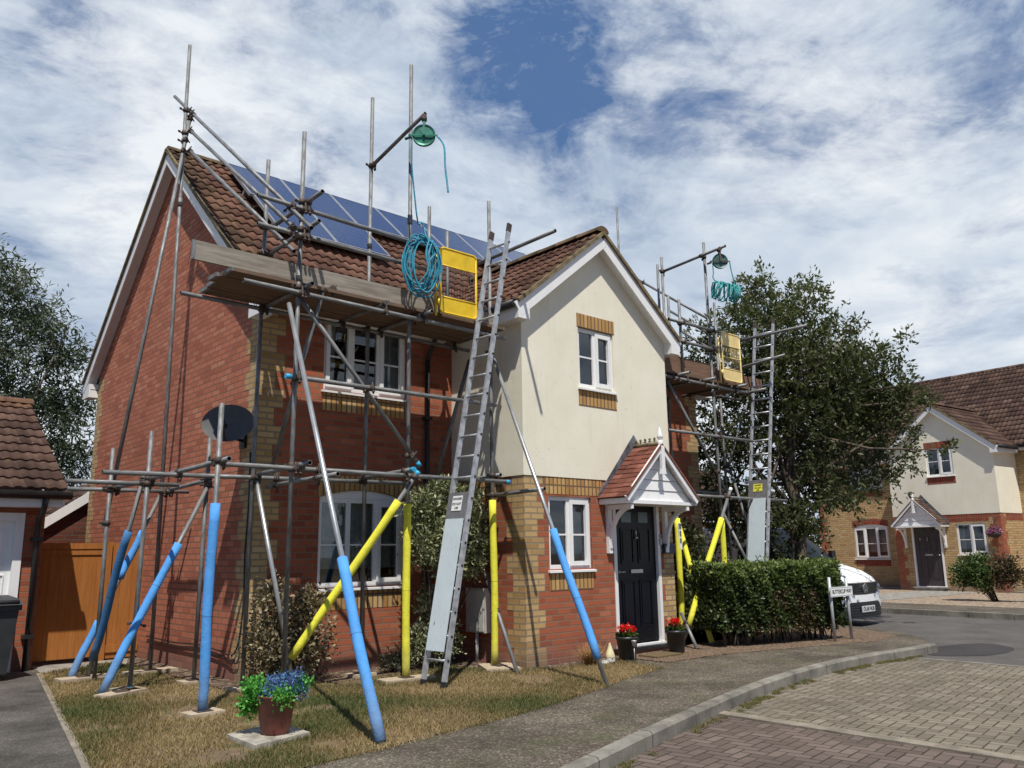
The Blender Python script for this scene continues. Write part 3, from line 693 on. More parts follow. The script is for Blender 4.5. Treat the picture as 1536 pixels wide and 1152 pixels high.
# ------------------------------------------------------------------ ground
def tarmac(name,c,d,patch=.5,stone=.5,sc=70,moss=0):
    k=NT(name);o=k.obj; n=k.noise(o,1.3,6,.65); v=k.n('ShaderNodeTexVoronoi'); k.l(o,v.inputs['Vector']); v.inputs['Scale'].default_value=sc
    c1=k.mix(k.ramp(n,[(.35,0.),(.65,1.)]),d,c)
    sp=k.n('ShaderNodeSeparateColor'); k.l(v.outputs['Color'],sp.inputs[0])
    st=k.ramp(sp.outputs[0],[(.0,.55),(.6,.95),(.85,1.3),(1.,2.4)])
    c1=k.mix(stone,c1,k.mix(1.,c1,st,'MULTIPLY'))
    f=k.noise(o,200,3,.7); c1=k.mix(.6,c1,k.mix(f,(.4,.4,.4),(1.6,1.6,1.6)),'MULTIPLY')
    if moss: c1=k.mix(k.math('MULTIPLY',k.ramp(k.noise(o,2.1,6,.7),[(.5,0.),(.7,1.)]),moss),c1,(.075,.085,.035))
    k.base(c1);k.rough(.92);k.b.inputs['Specular IOR Level'].default_value=.25
    k.bump(k.math('ADD',v.outputs['Distance'],k.math('MULTIPLY',f,.5)),.5,.008); return k.m
M['pave']=tarmac('old_pavement_tarmac',(.155,.130,.100),(.066,.054,.041),moss=.55,stone=.95)
M['road']=tarmac('road_tarmac',(.125,.115,.107),(.085,.078,.072),stone=.45,sc=110)
M['drive']=tarmac('driveway_tarmac',(.125,.115,.10),(.048,.043,.038),stone=.6,sc=100)
M['patch']=tarmac('dark_tarmac_patch',(.06,.055,.055),(.045,.042,.042),stone=.4,sc=110)
def soil(name,c,d,e,sc=30):
    k=NT(name);o=k.obj;v=k.n('ShaderNodeTexVoronoi');k.l(o,v.inputs['Vector']);v.inputs['Scale'].default_value=sc
    sp=k.n('ShaderNodeSeparateColor');k.l(v.outputs['Color'],sp.inputs[0]); c1=k.ramp(sp.outputs[0],[(.0,c),(.6,d),(1.,e)])
    c1=k.mix(.6,c1,k.mix(k.noise(o,3,5),(.5,.5,.5),(1.4,1.4,1.4)),'MULTIPLY'); k.base(c1);k.rough(.95);k.bump(v.outputs['Distance'],.8,.02);return k.m
M['bed']=soil('bark_chip_bed',(.035,.022,.015),(.11,.07,.045),(.30,.22,.15),32)
M['gravel']=soil('buff_gravel',(.17,.12,.08),(.31,.23,.16),(.46,.38,.28),24)
M['earth']=soil('dry_leaf_litter',(.07,.05,.035),(.17,.11,.07),(.30,.2,.12),45)
def grassbase():
    k=NT('dry_turf');o=k.obj;n=k.noise(o,1.6,6,.65);f=k.noise(o,60,4,.7)
    c=k.ramp(n,[(.36,(.09,.095,.035)),(.48,(.20,.145,.07)),(.58,(.15,.105,.07)),(.7,(.30,.20,.10))]); c=k.mix(.7,c,k.mix(f,(.45,.45,.45),(1.5,1.45,1.4)),'MULTIPLY'); k.base(c);k.rough(.95);k.bump(f,.7,.02);return k.m
M['turf']=grassbase()
def herring(name,cs,joint):
    k=NT(name);uv=k.mapping(k.obj,(10,10,10),(0,0,R(-8))); sp=k.n('ShaderNodeSeparateXYZ');k.l(uv,sp.inputs[0]); x,y=sp.outputs[0],sp.outputs[1]
    ix=k.math('FLOOR',x);iy=k.math('FLOOR',y);fx=k.math('FRACT',x);fy=k.math('FRACT',y)
    q=k.math('FLOORED_MODULO',k.math('SUBTRACT',ix,iy),4.)
    def eq(v): return k.math('COMPARE',q,v,.1)
    w=.07
    def near0(f): return k.math('LESS_THAN',f,w)
    def near1(f): return k.math('GREATER_THAN',f,1-w)
    inv=lambda s:k.math('SUBTRACT',1.,s)
    L=k.math('MULTIPLY',near0(fx),inv(eq(1.))); Rr=k.math('MULTIPLY',near1(fx),inv(eq(0.)))
    Bm=k.math('MULTIPLY',near0(fy),inv(eq(2.))); T=k.math('MULTIPLY',near1(fy),inv(eq(3.)))
    j=k.math('MAXIMUM',k.math('MAXIMUM',L,Rr),k.math('MAXIMUM',Bm,T))
    cb=k.n('ShaderNodeCombineXYZ');k.l(k.math('SUBTRACT',ix,eq(1.)),cb.inputs[0]);k.l(k.math('ADD',iy,eq(3.)),cb.inputs[1])
    wn=k.n('ShaderNodeTexWhiteNoise',noise_dimensions='2D');k.l(cb.outputs[0],wn.inputs['Vector'])
    c=k.ramp(wn.outputs['Value'],[(0.,cs[0]),(.5,cs[1]),(1.,cs[2])])
    o=k.obj;n=k.noise(o,.9,6,.6);c=k.mix(.7,c,k.mix(k.ramp(n,[(.3,0.),(.7,1.)]),(.6,.58,.57),(1.15,1.13,1.1)),'MULTIPLY')
    f=k.noise(o,130,4,.7);c=k.mix(.6,c,k.mix(f,(.45,.45,.45),(1.5,1.5,1.5)),'MULTIPLY')
    jc=k.mix(k.ramp(k.noise(o,4,5,.7),[(.4,0.),(.6,1.)]),joint,tuple(v*1.8 for v in joint))
    k.base(k.mix(j,c,jc));k.rough(.93);k.b.inputs['Specular IOR Level'].default_value=.2
    k.bump(k.math('SUBTRACT',k.math('MULTIPLY',f,.3),j),.7,.006);return k.m
M['blocks_buff']=herring('buff_block_paving',((.165,.140,.106),(.208,.180,.138),(.25,.218,.17)),(.050,.043,.032))
M['blocks_purple']=herring('purple_block_paving',((.115,.088,.074),(.150,.116,.098),(.185,.145,.122)),(.040,.032,.026))
def sheet(name,poly,z,mat,label,kind='structure'):
    mb=MB(); mb.face([(x,y,z) for x,y in poly]); o=mb.build(name,mat); return tag(o,label,name.replace('_',' '),None,kind)
mb=MB(); mb.face([(-400,-400,-.16),(400,-400,-.16),(400,400,-.16),(-400,400,-.16)]); tag(mb.build('ground',M['turf']),'dry grassy ground reaching out to the horizon around the houses','ground',None,'structure')
sheet('road',[(-40,-40),(13.4,-40),(13.4,70),(-40,70)],-.118,M['road'],'grey tarmac road running in front of the houses and into the side street')
KERB=[(-16,-7.9),(-9,-5.6),(-5.5,-4.45),(-3.03,-3.66),(-1.34,-3.17),(.45,-2.71),(1.7,-2.47),(2.92,-2.34),(4.0,-2.34),(4.67,-2.39),(5.3,-2.44),(5.78,-2.44)]
cur=[(6.25,-2.2),(6.8,-1.8),(7.35,-1.2),(7.75,-.5),(7.92,.4),(7.95,2)]
# smooth the kerb line
def smooth(P,k=4):
    out=[]
    for i in range(len(P)-1):
        p0=P[max(i-1,0)];p1=P[i];p2=P[i+1];p3=P[min(i+2,len(P)-1)]
        for j in range(k):
            t=j/k; out.append(tuple(.5*((2*b)+(-a+c)*t+(2*a-5*b+4*c-d)*t*t+(-a+3*b-3*c+d)*t**3) for a,b,c,d in zip(p0,p1,p2,p3)))
    out.append(P[-1]); return out
KS=smooth(KERB)
sheet('pavement',KS+cur+[(7.95,60),(-30,60),(-30,-12.5)],-.004,M['pave'],'worn brown tarmac pavement with moss between kerb and lawn')
mb=MB()
mb.face([(x,y,-.03) for x,y in [(7.95,60),(7.95,2)]]+[(7.96,2,-.2),(7.96,60,-.2)])
KL=KS
rr=random.Random(3); acc=0
for i in range(len(KL)-1):
    a=Vector((*KL[i],0));b=Vector((*KL[i+1],0)); d=(b-a).normalized(); n=Vector((d.y,-d.x,0)); L=(b-a).length
    w=.11
    for (s0,s1) in ((0,1),):
        P=[a+n*.0,b+n*.0]
        o0,o1=-.02,w-.02
        zt=.006; ch=.02
        A=[a-n*.0+n*o0,a+n*(o1-ch),a+n*o1]; 
        mb.face([(a+n*o0).xy[:]+(zt,),(a+n*(o1-ch)).xy[:]+(zt,),(b+n*(o1-ch)).xy[:]+(zt,),(b+n*o0).xy[:]+(zt,)][::1])
        mb.face([(a+n*(o1-ch)).xy[:]+(zt,),(a+n*o1).xy[:]+(zt-ch,),(b+n*o1).xy[:]+(zt-ch,),(b+n*(o1-ch)).xy[:]+(zt,)])
        mb.face([(a+n*o1).xy[:]+(zt-ch,),(a+n*o1).xy[:]+(-.2,),(b+n*o1).xy[:]+(-.2,),(b+n*o1).xy[:]+(zt-ch,)])
e=Vector((*KL[-1],0)); d=(e-Vector((*KL[-2],0))).normalized(); n=Vector((d.y,-d.x,0))
mb.face([(e-n*.02).xy[:]+(.006,),(e-n*.02).xy[:]+(-.2,),(e+n*.09).xy[:]+(-.2,),(e+n*.09).xy[:]+(.0,)])
def kerbmat():
    k=NT('kerb_stone');o=k.obj;n=k.noise(o,2.5,6,.7);f=k.noise(o,90,4,.7)
    c=k.mix(k.ramp(n,[(.35,0.),(.65,1.)]),(.12,.11,.09),(.28,.26,.215)); c=k.mix(.6,c,k.mix(f,(.5,.5,.5),(1.5,1.5,1.5)),'MULTIPLY')
    w=k.n('ShaderNodeTexWave',wave_type='BANDS',bands_direction='X'); k.l(o,w.inputs['Vector']); w.inputs['Scale'].default_value=.347; j=k.ramp(w.outputs[0],[(0.,.7),(.0015,0.)])
    c=k.mix(j,c,(.06,.055,.045)); k.base(c);k.rough(.95);k.bump(f,.7,.008);return k.m
M['kerb']=kerbmat(); M['strip']=simple('tan_concrete_edging',(.25,.215,.165),.95,var=.2,scale=6,bump=.6,bscale=80,c2=(.14,.12,.09))
structure('kerb',mb,M['kerb'],'raised concrete kerb curving along the edge of the pavement')
sheet('block_paving_buff',[(-.25,-30),(4.87,-30),(4.87,-2.2),(-.25,-2.2)],-.113,M['blocks_buff'],'buff block paving with small rectangular blocks laid in the road').name='block_paving'
sheet('block_paving',[(-30,-30),(-.25,-30),(-.25,-2.5),(-30,-2.5)],-.109,M['blocks_purple'],'purple brown block paving nearest the bottom of the view')
mb=MB(); mb.box(-.38,-30,-.2,-.23,-2.75,-.092); structure('edging_strip',mb,M['strip'],'pale concrete edging strip set between the two areas of block paving')
mb=MB(); mb.box(4.86,-30,-.2,4.95,-2.25,-.106); structure('edging_strip',mb,M['kerb'],'flush concrete edging where the block paving meets the tarmac')
mb=MB(); mb.face([(6.4+1.0*math.cos(a)*(1+.1*math.sin(3*a)),-2.75+.5*math.sin(a),-.1135) for a in [i*2*math.pi/24 for i in range(24)]]); tag(mb.build('tarmac_patch',M['patch']),'dark oval repair patch in the road beyond the kerb','tarmac patch',None,'structure')
LAWN=[(-5.60,-2.68),(-4.04,-2.39),(-2.9,-2.22),(-1.8,-2.03),(-1.0,-1.8),(-.31,-1.57),(.4,-1.33),(1.15,-1.12),(1.2,-.35),(.3,-.3),(-.35,.05),(-.6,.75),(-2.2,.7),(-3.3,1.1),(-3.35,4.6),(-4.42,4.05),(-5.33,-1.34)]
sheet('lawn',LAWN,.004,M['turf'],'small sunburnt front lawn with straw and green patches')
sheet('flower_bed',[(-3.4,.95),(-2.2,.6),(-.7,.7),(-.5,0),(.3,-.35),(1.2,-.4),(2.0,-.2),(3.1,-.4),(3.3,.2),(3.1,1.5),(3.0,.0),(0,0),(0,1.48),(-2.95,1.48),(-2.95,5),(-3.35,5)],.002,M['bed'],'bark chip flower bed along the foot of the brick walls')
sheet('leaf_litter',[(2.5,-.9),(4.0,-1.25),(5.6,-1.7),(6.6,-1.6),(7.2,-.9),(7.6,.2),(7.7,5),(5.9,5),(5.85,1.5),(3.1,1.5),(3.0,-.1)],.0,M['earth'],'dry earth and leaf litter under the hedge and tree')
sheet('driveway',[(-5.36,-1.34),(-5.63,-2.68),(-9.3,-3.2),(-14,-4.2),(-14,4.55),(-4.4,4.55),(-4.42,4.05)],.003,M['drive'],'damp dark tarmac driveway in front of the white garage door')
mb=MB(); 
for a,b in (((-5.62,-2.68),(-5.345,-1.34)),((-5.345,-1.34),(-4.41,4.05))):
    mb.bar((a[0],a[1],-.01),(b[0],b[1],-.01),.055,.06,(0,0,1))
structure('edging_strip',mb,M['strip'],'thin concrete edging between the driveway and the lawn')
mb=MB(); mb.face([(-4.4,3.6,.004),(-3.6,3.4,.004),(-3.1,4.9,.004),(-4.3,5.0,.004)]); structure('gate_path',mb,M['concrete'],'pale concrete strip in front of the brown timber gate')
mb=MB(); mb.box(1.55,-.95,-.02,2.9,-.03,.012); structure('door_path',mb,M['earth'],'small brick path at the front door')
# far side of the side street
def dirv(p,s,n): return (p[0]+s*math.sin(R(5.6))+n*math.cos(R(5.6)), p[1]+s*math.cos(R(5.6))-n*math.sin(R(5.6)))
FK=(12.6,0.)
mb=MB(); a=dirv(FK,-40,0);b=dirv(FK,60,0);c=dirv(FK,60,1.9);d=dirv(FK,-40,1.9)
mb.face([(*a,-.012),(*d,-.012),(*c,-.012),(*b,-.012)]); structure('far_pavement',mb,M['pave'],'narrow tarmac pavement on the far side of the street')
mb=MB(); 
for i in range(80):
    s0=-30+i*.92; p=dirv(FK,s0,-.06);q=dirv(FK,s0+.905,-.06); mb.bar((*p,-.075),(*q,-.075),.125,.15,(0,0,1))
structure('far_kerb',mb,M['kerb'],'pale kerb stones along the far side of the street')
mb=MB(); a=dirv(FK,-40,1.9);b=dirv(FK,60,1.9);c=dirv(FK,60,30);d=dirv(FK,-40,30); mb.face([(*a,-.008),(*d,-.008),(*c,-.008),(*b,-.008)]); structure('gravel_garden',mb,M['gravel'],'buff gravel front garden of the house across the street')
mb=MB(); a=dirv(FK,2.9,1.9);b=dirv(FK,4.6,1.9);c=dirv(FK,4.8,8.9);d=dirv(FK,3.0,8.9); mb.face([(*a,-.002),(*d,-.002),(*c,-.002),(*b,-.002)]); structure('front_path',mb,M['concrete'],'pale paved path up to the plum coloured door across the street')

# grass blades
def inpoly(P,poly):
    x,y=P[:,0],P[:,1]; c=np.zeros(len(P),bool); j=len(poly)-1
    for i in range(len(poly)):
        xi,yi=poly[i];xj,yj=poly[j]
        m=((yi>y)!=(yj>y))&(x<(xj-xi)*(y-yi)/(yj-yi+1e-12)+xi); c^=m; j=i
    return c
M['grass']=leafmat('dry_grass_blade',[(.09,.115,.035),(.165,.145,.055),(.29,.205,.10),(.42,.31,.165)],.7,.3)
def fbm(x,y,seed=0):
    g=np.random.default_rng(seed); v=np.zeros_like(x)
    for k in range(14):
        a=g.uniform(0,6.28);f=g.uniform(.8,4.5);p=g.uniform(0,6.28); v+=np.sin((x*np.cos(a)+y*np.sin(a))*f+p+1.3*np.sin(y*f*.6+x*.4+k))/f**.5
    return v/3
def blades(name,poly,n,h,mat,z,label,seed=1,w=.0035,dense=None,bias=0.):
    g=np.random.default_rng(seed); xs=[p[0] for p in poly];ys=[p[1] for p in poly]
    P=np.stack([g.uniform(min(xs),max(xs),n*2),g.uniform(min(ys),max(ys),n*2)],1); P=P[inpoly(P,poly)][:n]; n=len(P)
    F0=fbm(P[:,0],P[:,1],4); B0=fbm(P[:,0]*1.9+3,P[:,1]*1.9,9); keep=g.random(n)<np.clip(.95-1.6*np.clip(B0-.32,0,1),.12,1); P=P[keep];F0=F0[keep];n=len(P)
    a=g.uniform(0,2*np.pi,n); H=h*g.uniform(.4,1.3,n)*np.clip(1-.25*F0,.6,1.5); lean=g.normal(0,.55,(n,2))*H[:,None]
    wv=np.stack([np.cos(a),np.sin(a)],1)*w
    A=np.concatenate([P-wv,np.full((n,1),z)],1);B=np.concatenate([P+wv,np.full((n,1),z)],1)
    m=P+lean*.4; Cc=np.concatenate([m+wv*.7,(z+H*.6)[:,None]],1);D=np.concatenate([m-wv*.7,(z+H*.6)[:,None]],1); E=np.concatenate([P+lean,(z+H)[:,None]],1)
    V=np.concatenate([np.stack([A,B,Cc,D],1).reshape(-1,3)]); F=np.arange(4*n).reshape(n,4)
    Dt=np.stack([D,Cc,E,E+1e-4],1).reshape(-1,3); V=np.concatenate([V,Dt]); F=np.concatenate([F,F+4*n])
    col=np.clip(.56+F0*.48+g.normal(0,.17,n)+bias,0,1); o=npmesh(name,V,F,mat,None,attr={'rnd':np.concatenate([col,col])}); return tag(o,label,'grass',None,'stuff')
LW2=[(-5.66,-2.78),(-4.04,-2.46),(-2.9,-2.29),(-1.8,-2.10),(-1.0,-1.87),(-.31,-1.64),(.4,-1.40),(1.22,-1.2),(1.3,-.35)]+LAWN[9:]
blades('lawn_grass',LW2,125000,.032,M['grass'],.005,'dry yellow brown grass with greener patches covering the front lawn')
rk=random.Random(5)
def weeds(name,pts,n,h,label,seed,spread=.05,bias=-.6):
    g=np.random.default_rng(seed); idx=g.integers(0,len(pts),n); c=np.array(pts)[idx]+g.normal(0,spread,(n,2))*np.array([1,1]); 
    a=g.uniform(0,6.28,n);H=h*g.uniform(.3,1.2,n); wv=np.stack([np.cos(a),np.sin(a)],1)*.003; ln=g.normal(0,.6,(n,2))*H[:,None]; z=-.112
    A=np.column_stack([c-wv,np.full(n,z)]);B=np.column_stack([c+wv,np.full(n,z)]);T=np.column_stack([c+ln+wv*.3,z+H]);T2=np.column_stack([c+ln-wv*.3,z+H])
    V=np.stack([A,B,T,T2],1).reshape(-1,3);F=np.arange(4*n).reshape(n,4); return tag(npmesh(name,V,F,M['grass'],None,attr={'rnd':np.clip(g.random(n)*.9+bias*.3,0,1)}),label,'weeds',None,'stuff')
kp=[]
for i in range(len(KL)-1):
    a=Vector(KL[i]);b=Vector(KL[i+1]);d=(b-a).normalized();n=Vector((d.y,-d.x))
    for t in range(int((b-a).length/.03)):
        if a.x<-5: continue
        p=a+d*t*.03+n*(.125+rk.random()**2*.1)
        if rk.random()<.35+.5*math.sin(p.x*3.1)*math.sin(p.x*1.3+1): kp.append((p.x,p.y))
weeds('kerb_weeds',kp,8000,.024,'straw coloured weeds and moss growing in the gutter along the kerb',3,.02)
weeds('joint_weeds',[(-.20+rk.uniform(-.03,.03),-2.9-rk.random()**1.5*4) for i in range(200)],700,.02,'small weeds in the joint beside the pale edging strip',5,.025)

# ------------------------------------------------------------------ houses
OUR=dict(name='brick_house',x0=-2.95,x1=5.85,b0=0.,b1=3.0,ax=1.5,brick='brick',quoin='brick_buff',soldier='soldier_buff',side='brick_side',tile='tile',
  wing_win=(-2.07,-.80,1.0,2.09),wing_up=(-2.07,-.80,3.46,4.42),win=(.43,1.24,1.17,2.11),bay_up=(1.07,1.81,3.64,4.50),door=(1.73,2.63),door_mat='door_black',door_label='glossy black panelled front door with two small lights',
  soldier_to=1.46,canopy=(2.18,.79,2.11,2.86,.50),curt=('net','sides','sides','frost'),pipes=(-.48,),far=False)
H1=build_house('red brick semi-detached house with cream rendered bay, buff quoins and scaffolding in front','house',(0,0,0),0,OUR)
FAR=dict(OUR,x0=-4.38,x1=6.6,b0=-.56,b1=2.85,ax=1.12,brick='brick_buff',quoin='brick',soldier='soldier_red',side='brick_buff',tile='tile_brown',
  wing_win=(-3.0,-1.66,.98,2.09),wing_up=(-3.0,-1.7,3.46,4.42),win=(1.47,2.38,1.12,2.07),bay_up=(.75,1.62,3.62,4.52),door=(.06,.93),door_mat='door_plum',door_label='dark plum panelled front door with brass fittings',number='2',
  soldier_to=2.5,canopy=(.45,.82,2.08,2.86,.55,'tile_brown'),curt=('net','blind','sides','sides'),pipes=(-.68,),far=True)
H2=build_house('buff brick house across the street with red quoins, cream bay and plum door','house',(21.3,4.2,.02),R(-95.6),FAR)
for o in bpy.data.objects:
    pass

# small things fixed to the house
d=thing('satellite_dish','dark grey oval satellite dish on the brick gable wall','satellite dish',(-3.0,1.75,2.9))
mb=MB(); c=Vector((-3.30,1.42,2.88)); nrm=Vector((-.55,-.78,.28)).normalized(); ux=nrm.cross(Vector((0,0,1))).normalized(); uy=ux.cross(nrm)
prev=None
for i in range(7):
    r=i/6; ring=[c+ux*(.295*r*math.cos(t))+uy*(.235*r*math.sin(t))+nrm*(.045*r*r) for t in [k*2*math.pi/28 for k in range(28)]]
    if prev:
        for k in range(28):
            j=(k+1)%28
            q=[prev[k],ring[k],ring[j],prev[j]]; mb.face(q if i>1 else [q[0],q[1],q[2]],0,None,True)
    prev=ring
mb.build('dish',M['dish'] if 'dish' in M else simple('dark_grey_dish',(.085,.083,.082),.7,0,.1,8),d)
mb=MB(); mb.tube((-2.96,1.75,2.75),(-3.2,1.68,2.78),.02,8); mb.tube((-3.2,1.68,2.78),c-nrm*.02,.02,8); mb.box(-2.99,1.68,2.66,-2.954,1.82,2.84); mb.build('wall_bracket',M['black_plastic'],d)
mb=MB(); tip=c+nrm*.25-uy*.10; mb.path([c-uy*.22+nrm*.04,c-uy*.22+nrm*.14,tip],.011,8); mb.build('feed_arm',M['black_plastic'],d)
mb=MB(); mb.tube(tip+nrm*.03,tip-nrm*.07,.032,12); mb.tube(tip-nrm*.07,tip-nrm*.1,.022,10); mb.build('receiver',M['black_plastic'],d)
mb=MB(); pts=[(-2.965,1.55,2.6),(-2.968,1.52,2.0),(-2.966,1.56,1.4),(-2.968,1.53,.9),(-2.97,1.6,.45),(-2.975,1.75,.28),(-2.97,2.1,.3),(-2.97,2.8,.33),(-2.97,3.6,.3),(-2.97,4.6,.32)]
mb.path(smooth(pts,5),.009,6); mb.path(smooth([(-2.975,1.6,.5),(-2.98,1.56,.25),(-2.98,1.7,.2),(-2.975,2.3,.26),(-2.975,4.4,.27)],5),.008,6); tag(mb.build('cable',M['black_plastic'],None,(-2.97,2,.3)),'loose black cable clipped down and along the foot of the gable wall','cable')
mt=thing('meter_box','pale grey utility meter box on the side of the bay','meter box',(-.03,.86,.5))
mb=MB(); mb.box(-.10,.67,.38,-.002,1.06,.94); mb.build('cabinet',M['meter'] if 'meter' in M else simple('pale_grey_cabinet',(.50,.49,.45),.6,var=.12),mt)
mb=MB(); mb.box(-.112,.69,.40,-.101,1.04,.92); mb.box(-.12,.72,.64,-.113,.74,.68); mb.build('door',simple('pale_grey_cabinet_door',(.53,.52,.48),.6,var=.12),mt)
mb=MB(); mb.tube((-.06,.88,0),(-.06,.88,.38),.022,10); mb.build('pipe',simple('grey_pipe',(.45,.45,.44),.5),mt)
mb=MB(); mb.box(2.74,-.05,1.345,2.98,-.004,1.47); mb.box(2.73,-.065,1.45,2.99,-.004,1.485); tag(mb.build('letter_box',simple('navy_letter_box',(.02,.028,.06),.45),None,(2.86,0,1.4)),'small navy letter box on the quoins beside the front door','letter box')
mb=MB(); mb.box(2.665,-.03,1.47,2.715,-.004,1.56); mb.lathe((2.69,-.03,1.60),[(0,0),(.02,0),(.025,.02)],10,axis='y'); tag(mb.build('doorbell',simple('grey_doorbell',(.4,.4,.4),.5),None,(2.69,0,1.5)),'small grey doorbell beside the white door frame','doorbell')

# solar panels
def pvmat():
    k=NT('solar_cells'); uv=k.uv; b=k.n('ShaderNodeTexBrick',offset=0.0);k.l(uv,b.inputs['Vector'])
    k.set(b,Scale=1.,Mortar_Size=.004,Mortar_Smooth=.1,Brick_Width=.148,Row_Height=.148,Color1=(.018,.032,.095,1),Color2=(.024,.040,.110,1),Mortar=(.07,.09,.15,1))
    b2=k.n('ShaderNodeTexBrick',offset=0.0);k.l(uv,b2.inputs['Vector']);k.set(b2,Scale=1.,Mortar_Size=.0022,Mortar_Smooth=.1,Brick_Width=.0493,Row_Height=3.)
    c=k.mix(b2.outputs['Fac'],b.outputs['Color'],(.16,.18,.25)); k.base(c);k.rough(.22);k.b.inputs['Specular IOR Level'].default_value=.6; k.b.inputs['Coat Weight'].default_value=.6;k.b.inputs['Coat Roughness'].default_value=.06;return k.m
M['pv']=pvmat(); M['pvframe']=simple('panel_frame',(.50,.51,.52),.35,.5,.08)
RV=Vector((0,3.56,3.2)).normalized(); RN=Vector((0,-RV.z,RV.y))
def roofpt(x,s,off): 
    p=Vector((x,4.78,7.70))-RV*s+RN*off; return p
PO=.14
def pv(x,s0,s1,w,label,group=None):
    mb=MB(); a=.022
    P=[roofpt(x+a,s1-a,PO+.042),roofpt(x+w-a,s1-a,PO+.042),roofpt(x+w-a,s0+a,PO+.042),roofpt(x+a,s0+a,PO+.042)]
    mb.face(P,0,[(0,0),(w-2*a,0),(w-2*a,s1-s0-2*a),(0,s1-s0-2*a)]); o=mb.build('solar_panel',M['pv'],H1)
    mb=MB()
    def fr(x0,x1,t0,t1):
        q=[roofpt(x0,t1,PO),roofpt(x1,t1,PO),roofpt(x1,t0,PO),roofpt(x0,t0,PO)]; mb.hexa(q+[p+RN*.047 for p in q])
    fr(x,x+a,s0,s1);fr(x+w-a,x+w,s0,s1);fr(x+a,x+w-a,s0,s0+a);fr(x+a,x+w-a,s1-a,s1); mb.build('panel_frame',M['pvframe'],o)
    mb=MB()
    q=[roofpt(x+.01,s1-.25,.03),roofpt(x+w-.01,s1-.25,.03),roofpt(x+w-.01,s1-.3,.03),roofpt(x+.01,s1-.3,.03)]; mb.hexa(q+[p+RN*(PO-.032) for p in q]); mb.build('mounting_rail',M['pvframe'],o)
LBU=['first','second','third','fourth','fifth','sixth','seventh']
for i in range(7): pv(-2.33+.925*i,.42,1.70,.915,'dark blue solar panel, %s from the left in the upper row by the ridge'%LBU[i],'solar panels on the main roof')
for i in range(2): pv(-2.28+.94*i,1.73,2.90,.93,'dark blue solar panel, %s of the two in the lower row'%('left hand one','right hand one')[i],'solar panels on the main roof')

# ------------------------------------------------------------------ garage, gate, shed
g=thing('garage','brick garage with brown tiled roof and white up and over door','garage',(-6.5,6.5,0))
mb=MB(); wall(mb,'y',4.6,-9.2,-4.38,-.2,2.2,[(-8.2,-4.62,.0,1.97)]); wall(mb,'x',-4.38,4.6,9.6,-.2,2.3,[]); build_split(mb,'wall',M['brick'],g)
mb=MB(); mb.face([(-4.38,4.6,2.1),(-4.38,9.6,2.1),(-4.38,7.0,3.68)]); mb.build('gable_wall',M['brick_side'],g)
mb=MB(); V=Vector((0,2.75,1.55)); tiles(mb,(-9.6,4.25,2.27),(1,0,0),V,5.38,V.length,gauge=.29,wave=.14,amp=.02,lip=.028,width=.14,lich=lambda u,v:v>2.85)
V=Vector((0,-2.75,1.55)); tiles(mb,(-4.22,9.75,2.27),(-1,0,0),V,5.38,V.length,seg=3)
gr=mb.build('roof',[M['tile_brown'],M['tile_lichen']],g); mb=MB(); ridge_tiles(mb,(-9.6,7,3.80),(-4.2,7,3.80),r=.11); mb.build('ridge',M['tile_lichen'],gr)
mb=MB(); mb.box(-9.5,4.30,2.05,-4.25,4.33,2.24); mb.box(-9.5,4.33,2.05,-4.25,4.6,2.065); mb.bar((-4.25,4.27,2.13),(-4.25,7,3.68),.03,.17,(0,0,1)); mb.build('fascia',M['white'],g)
mb=MB(); mb.tube((-9.6,4.24,2.2),(-4.17,4.24,2.2),.055,12); mb.path([(-4.47,4.24,2.17),(-4.47,4.3,2.02),(-4.47,4.5,1.9),(-4.47,4.52,1.8),(-4.47,4.52,.0)],.035,10)
for z in (.4,1.62): mb.box(-4.53,4.47,z,-4.41,4.6,z+.05)
mb.build('gutter_downpipe',M['black_plastic'],g).name='downpipe'
mb=MB(); mb.box(-8.2,4.56,0,-8.1,4.65,1.98); mb.box(-4.72,4.56,0,-4.62,4.65,1.98); mb.box(-8.1,4.56,1.88,-4.72,4.65,1.98); mb.build('door_frame',M['white'],g)
mb=MB(); mb.box(-8.1,4.62,.02,-4.72,4.66,1.88)
for i in range(4):
    xa=-8.05+i*.84
    for (z0,z1) in ((.12,.62),(.72,1.2),(1.3,1.78)): 
        mb.box(xa,4.607,z0,xa+.74,4.62,z0+.012); mb.box(xa,4.607,z1-.012,xa+.74,4.62,z1); mb.box(xa,4.607,z0+.012,xa+.012,4.62,z1-.012); mb.box(xa+.728,4.607,z0+.012,xa+.74,4.62,z1-.012); mb.box(xa+.05,4.611,z0+.05,xa+.69,4.62,z1-.05)
mb.build('garage_door',M['white_clean'],g)
gt=thing('timber_gate','orange brown close boarded timber gate between garage and house','gate',(-3.7,5.0,0))
mb=MB(); rr=random.Random(8); x=-4.28
while x<-3.5:
    mb.box(x,5.0,.06,x+.098,5.022,1.56); x+=.1
mb.build('gate_boards',M['fence'],gt)
mb=MB(); mb.box(-4.3,4.975,1.52,-3.48,5.045,1.60); mb.box(-4.3,4.985,1.44,-3.48,4.999,1.515); mb.build('gate_rail',M['fence'],gt)
mb=MB(); mb.box(-4.36,4.96,-.02,-4.29,5.06,1.6); mb.box(-3.475,4.96,-.02,-3.40,5.06,1.62); mb.build('gate_post',M['fence'],gt)
fn=thing('fence_panel','narrow orange brown boarded fence panel with curved top beside the gable','fence',(-3.15,5.0,0))
mb=MB(); x=-3.40
while x<-2.96:
    h=1.60+.09*math.sin(min(1,(x+3.40)/.1)*math.pi/2); mb.box(x,5.0,.02,x+.148,5.025,h); x+=.151
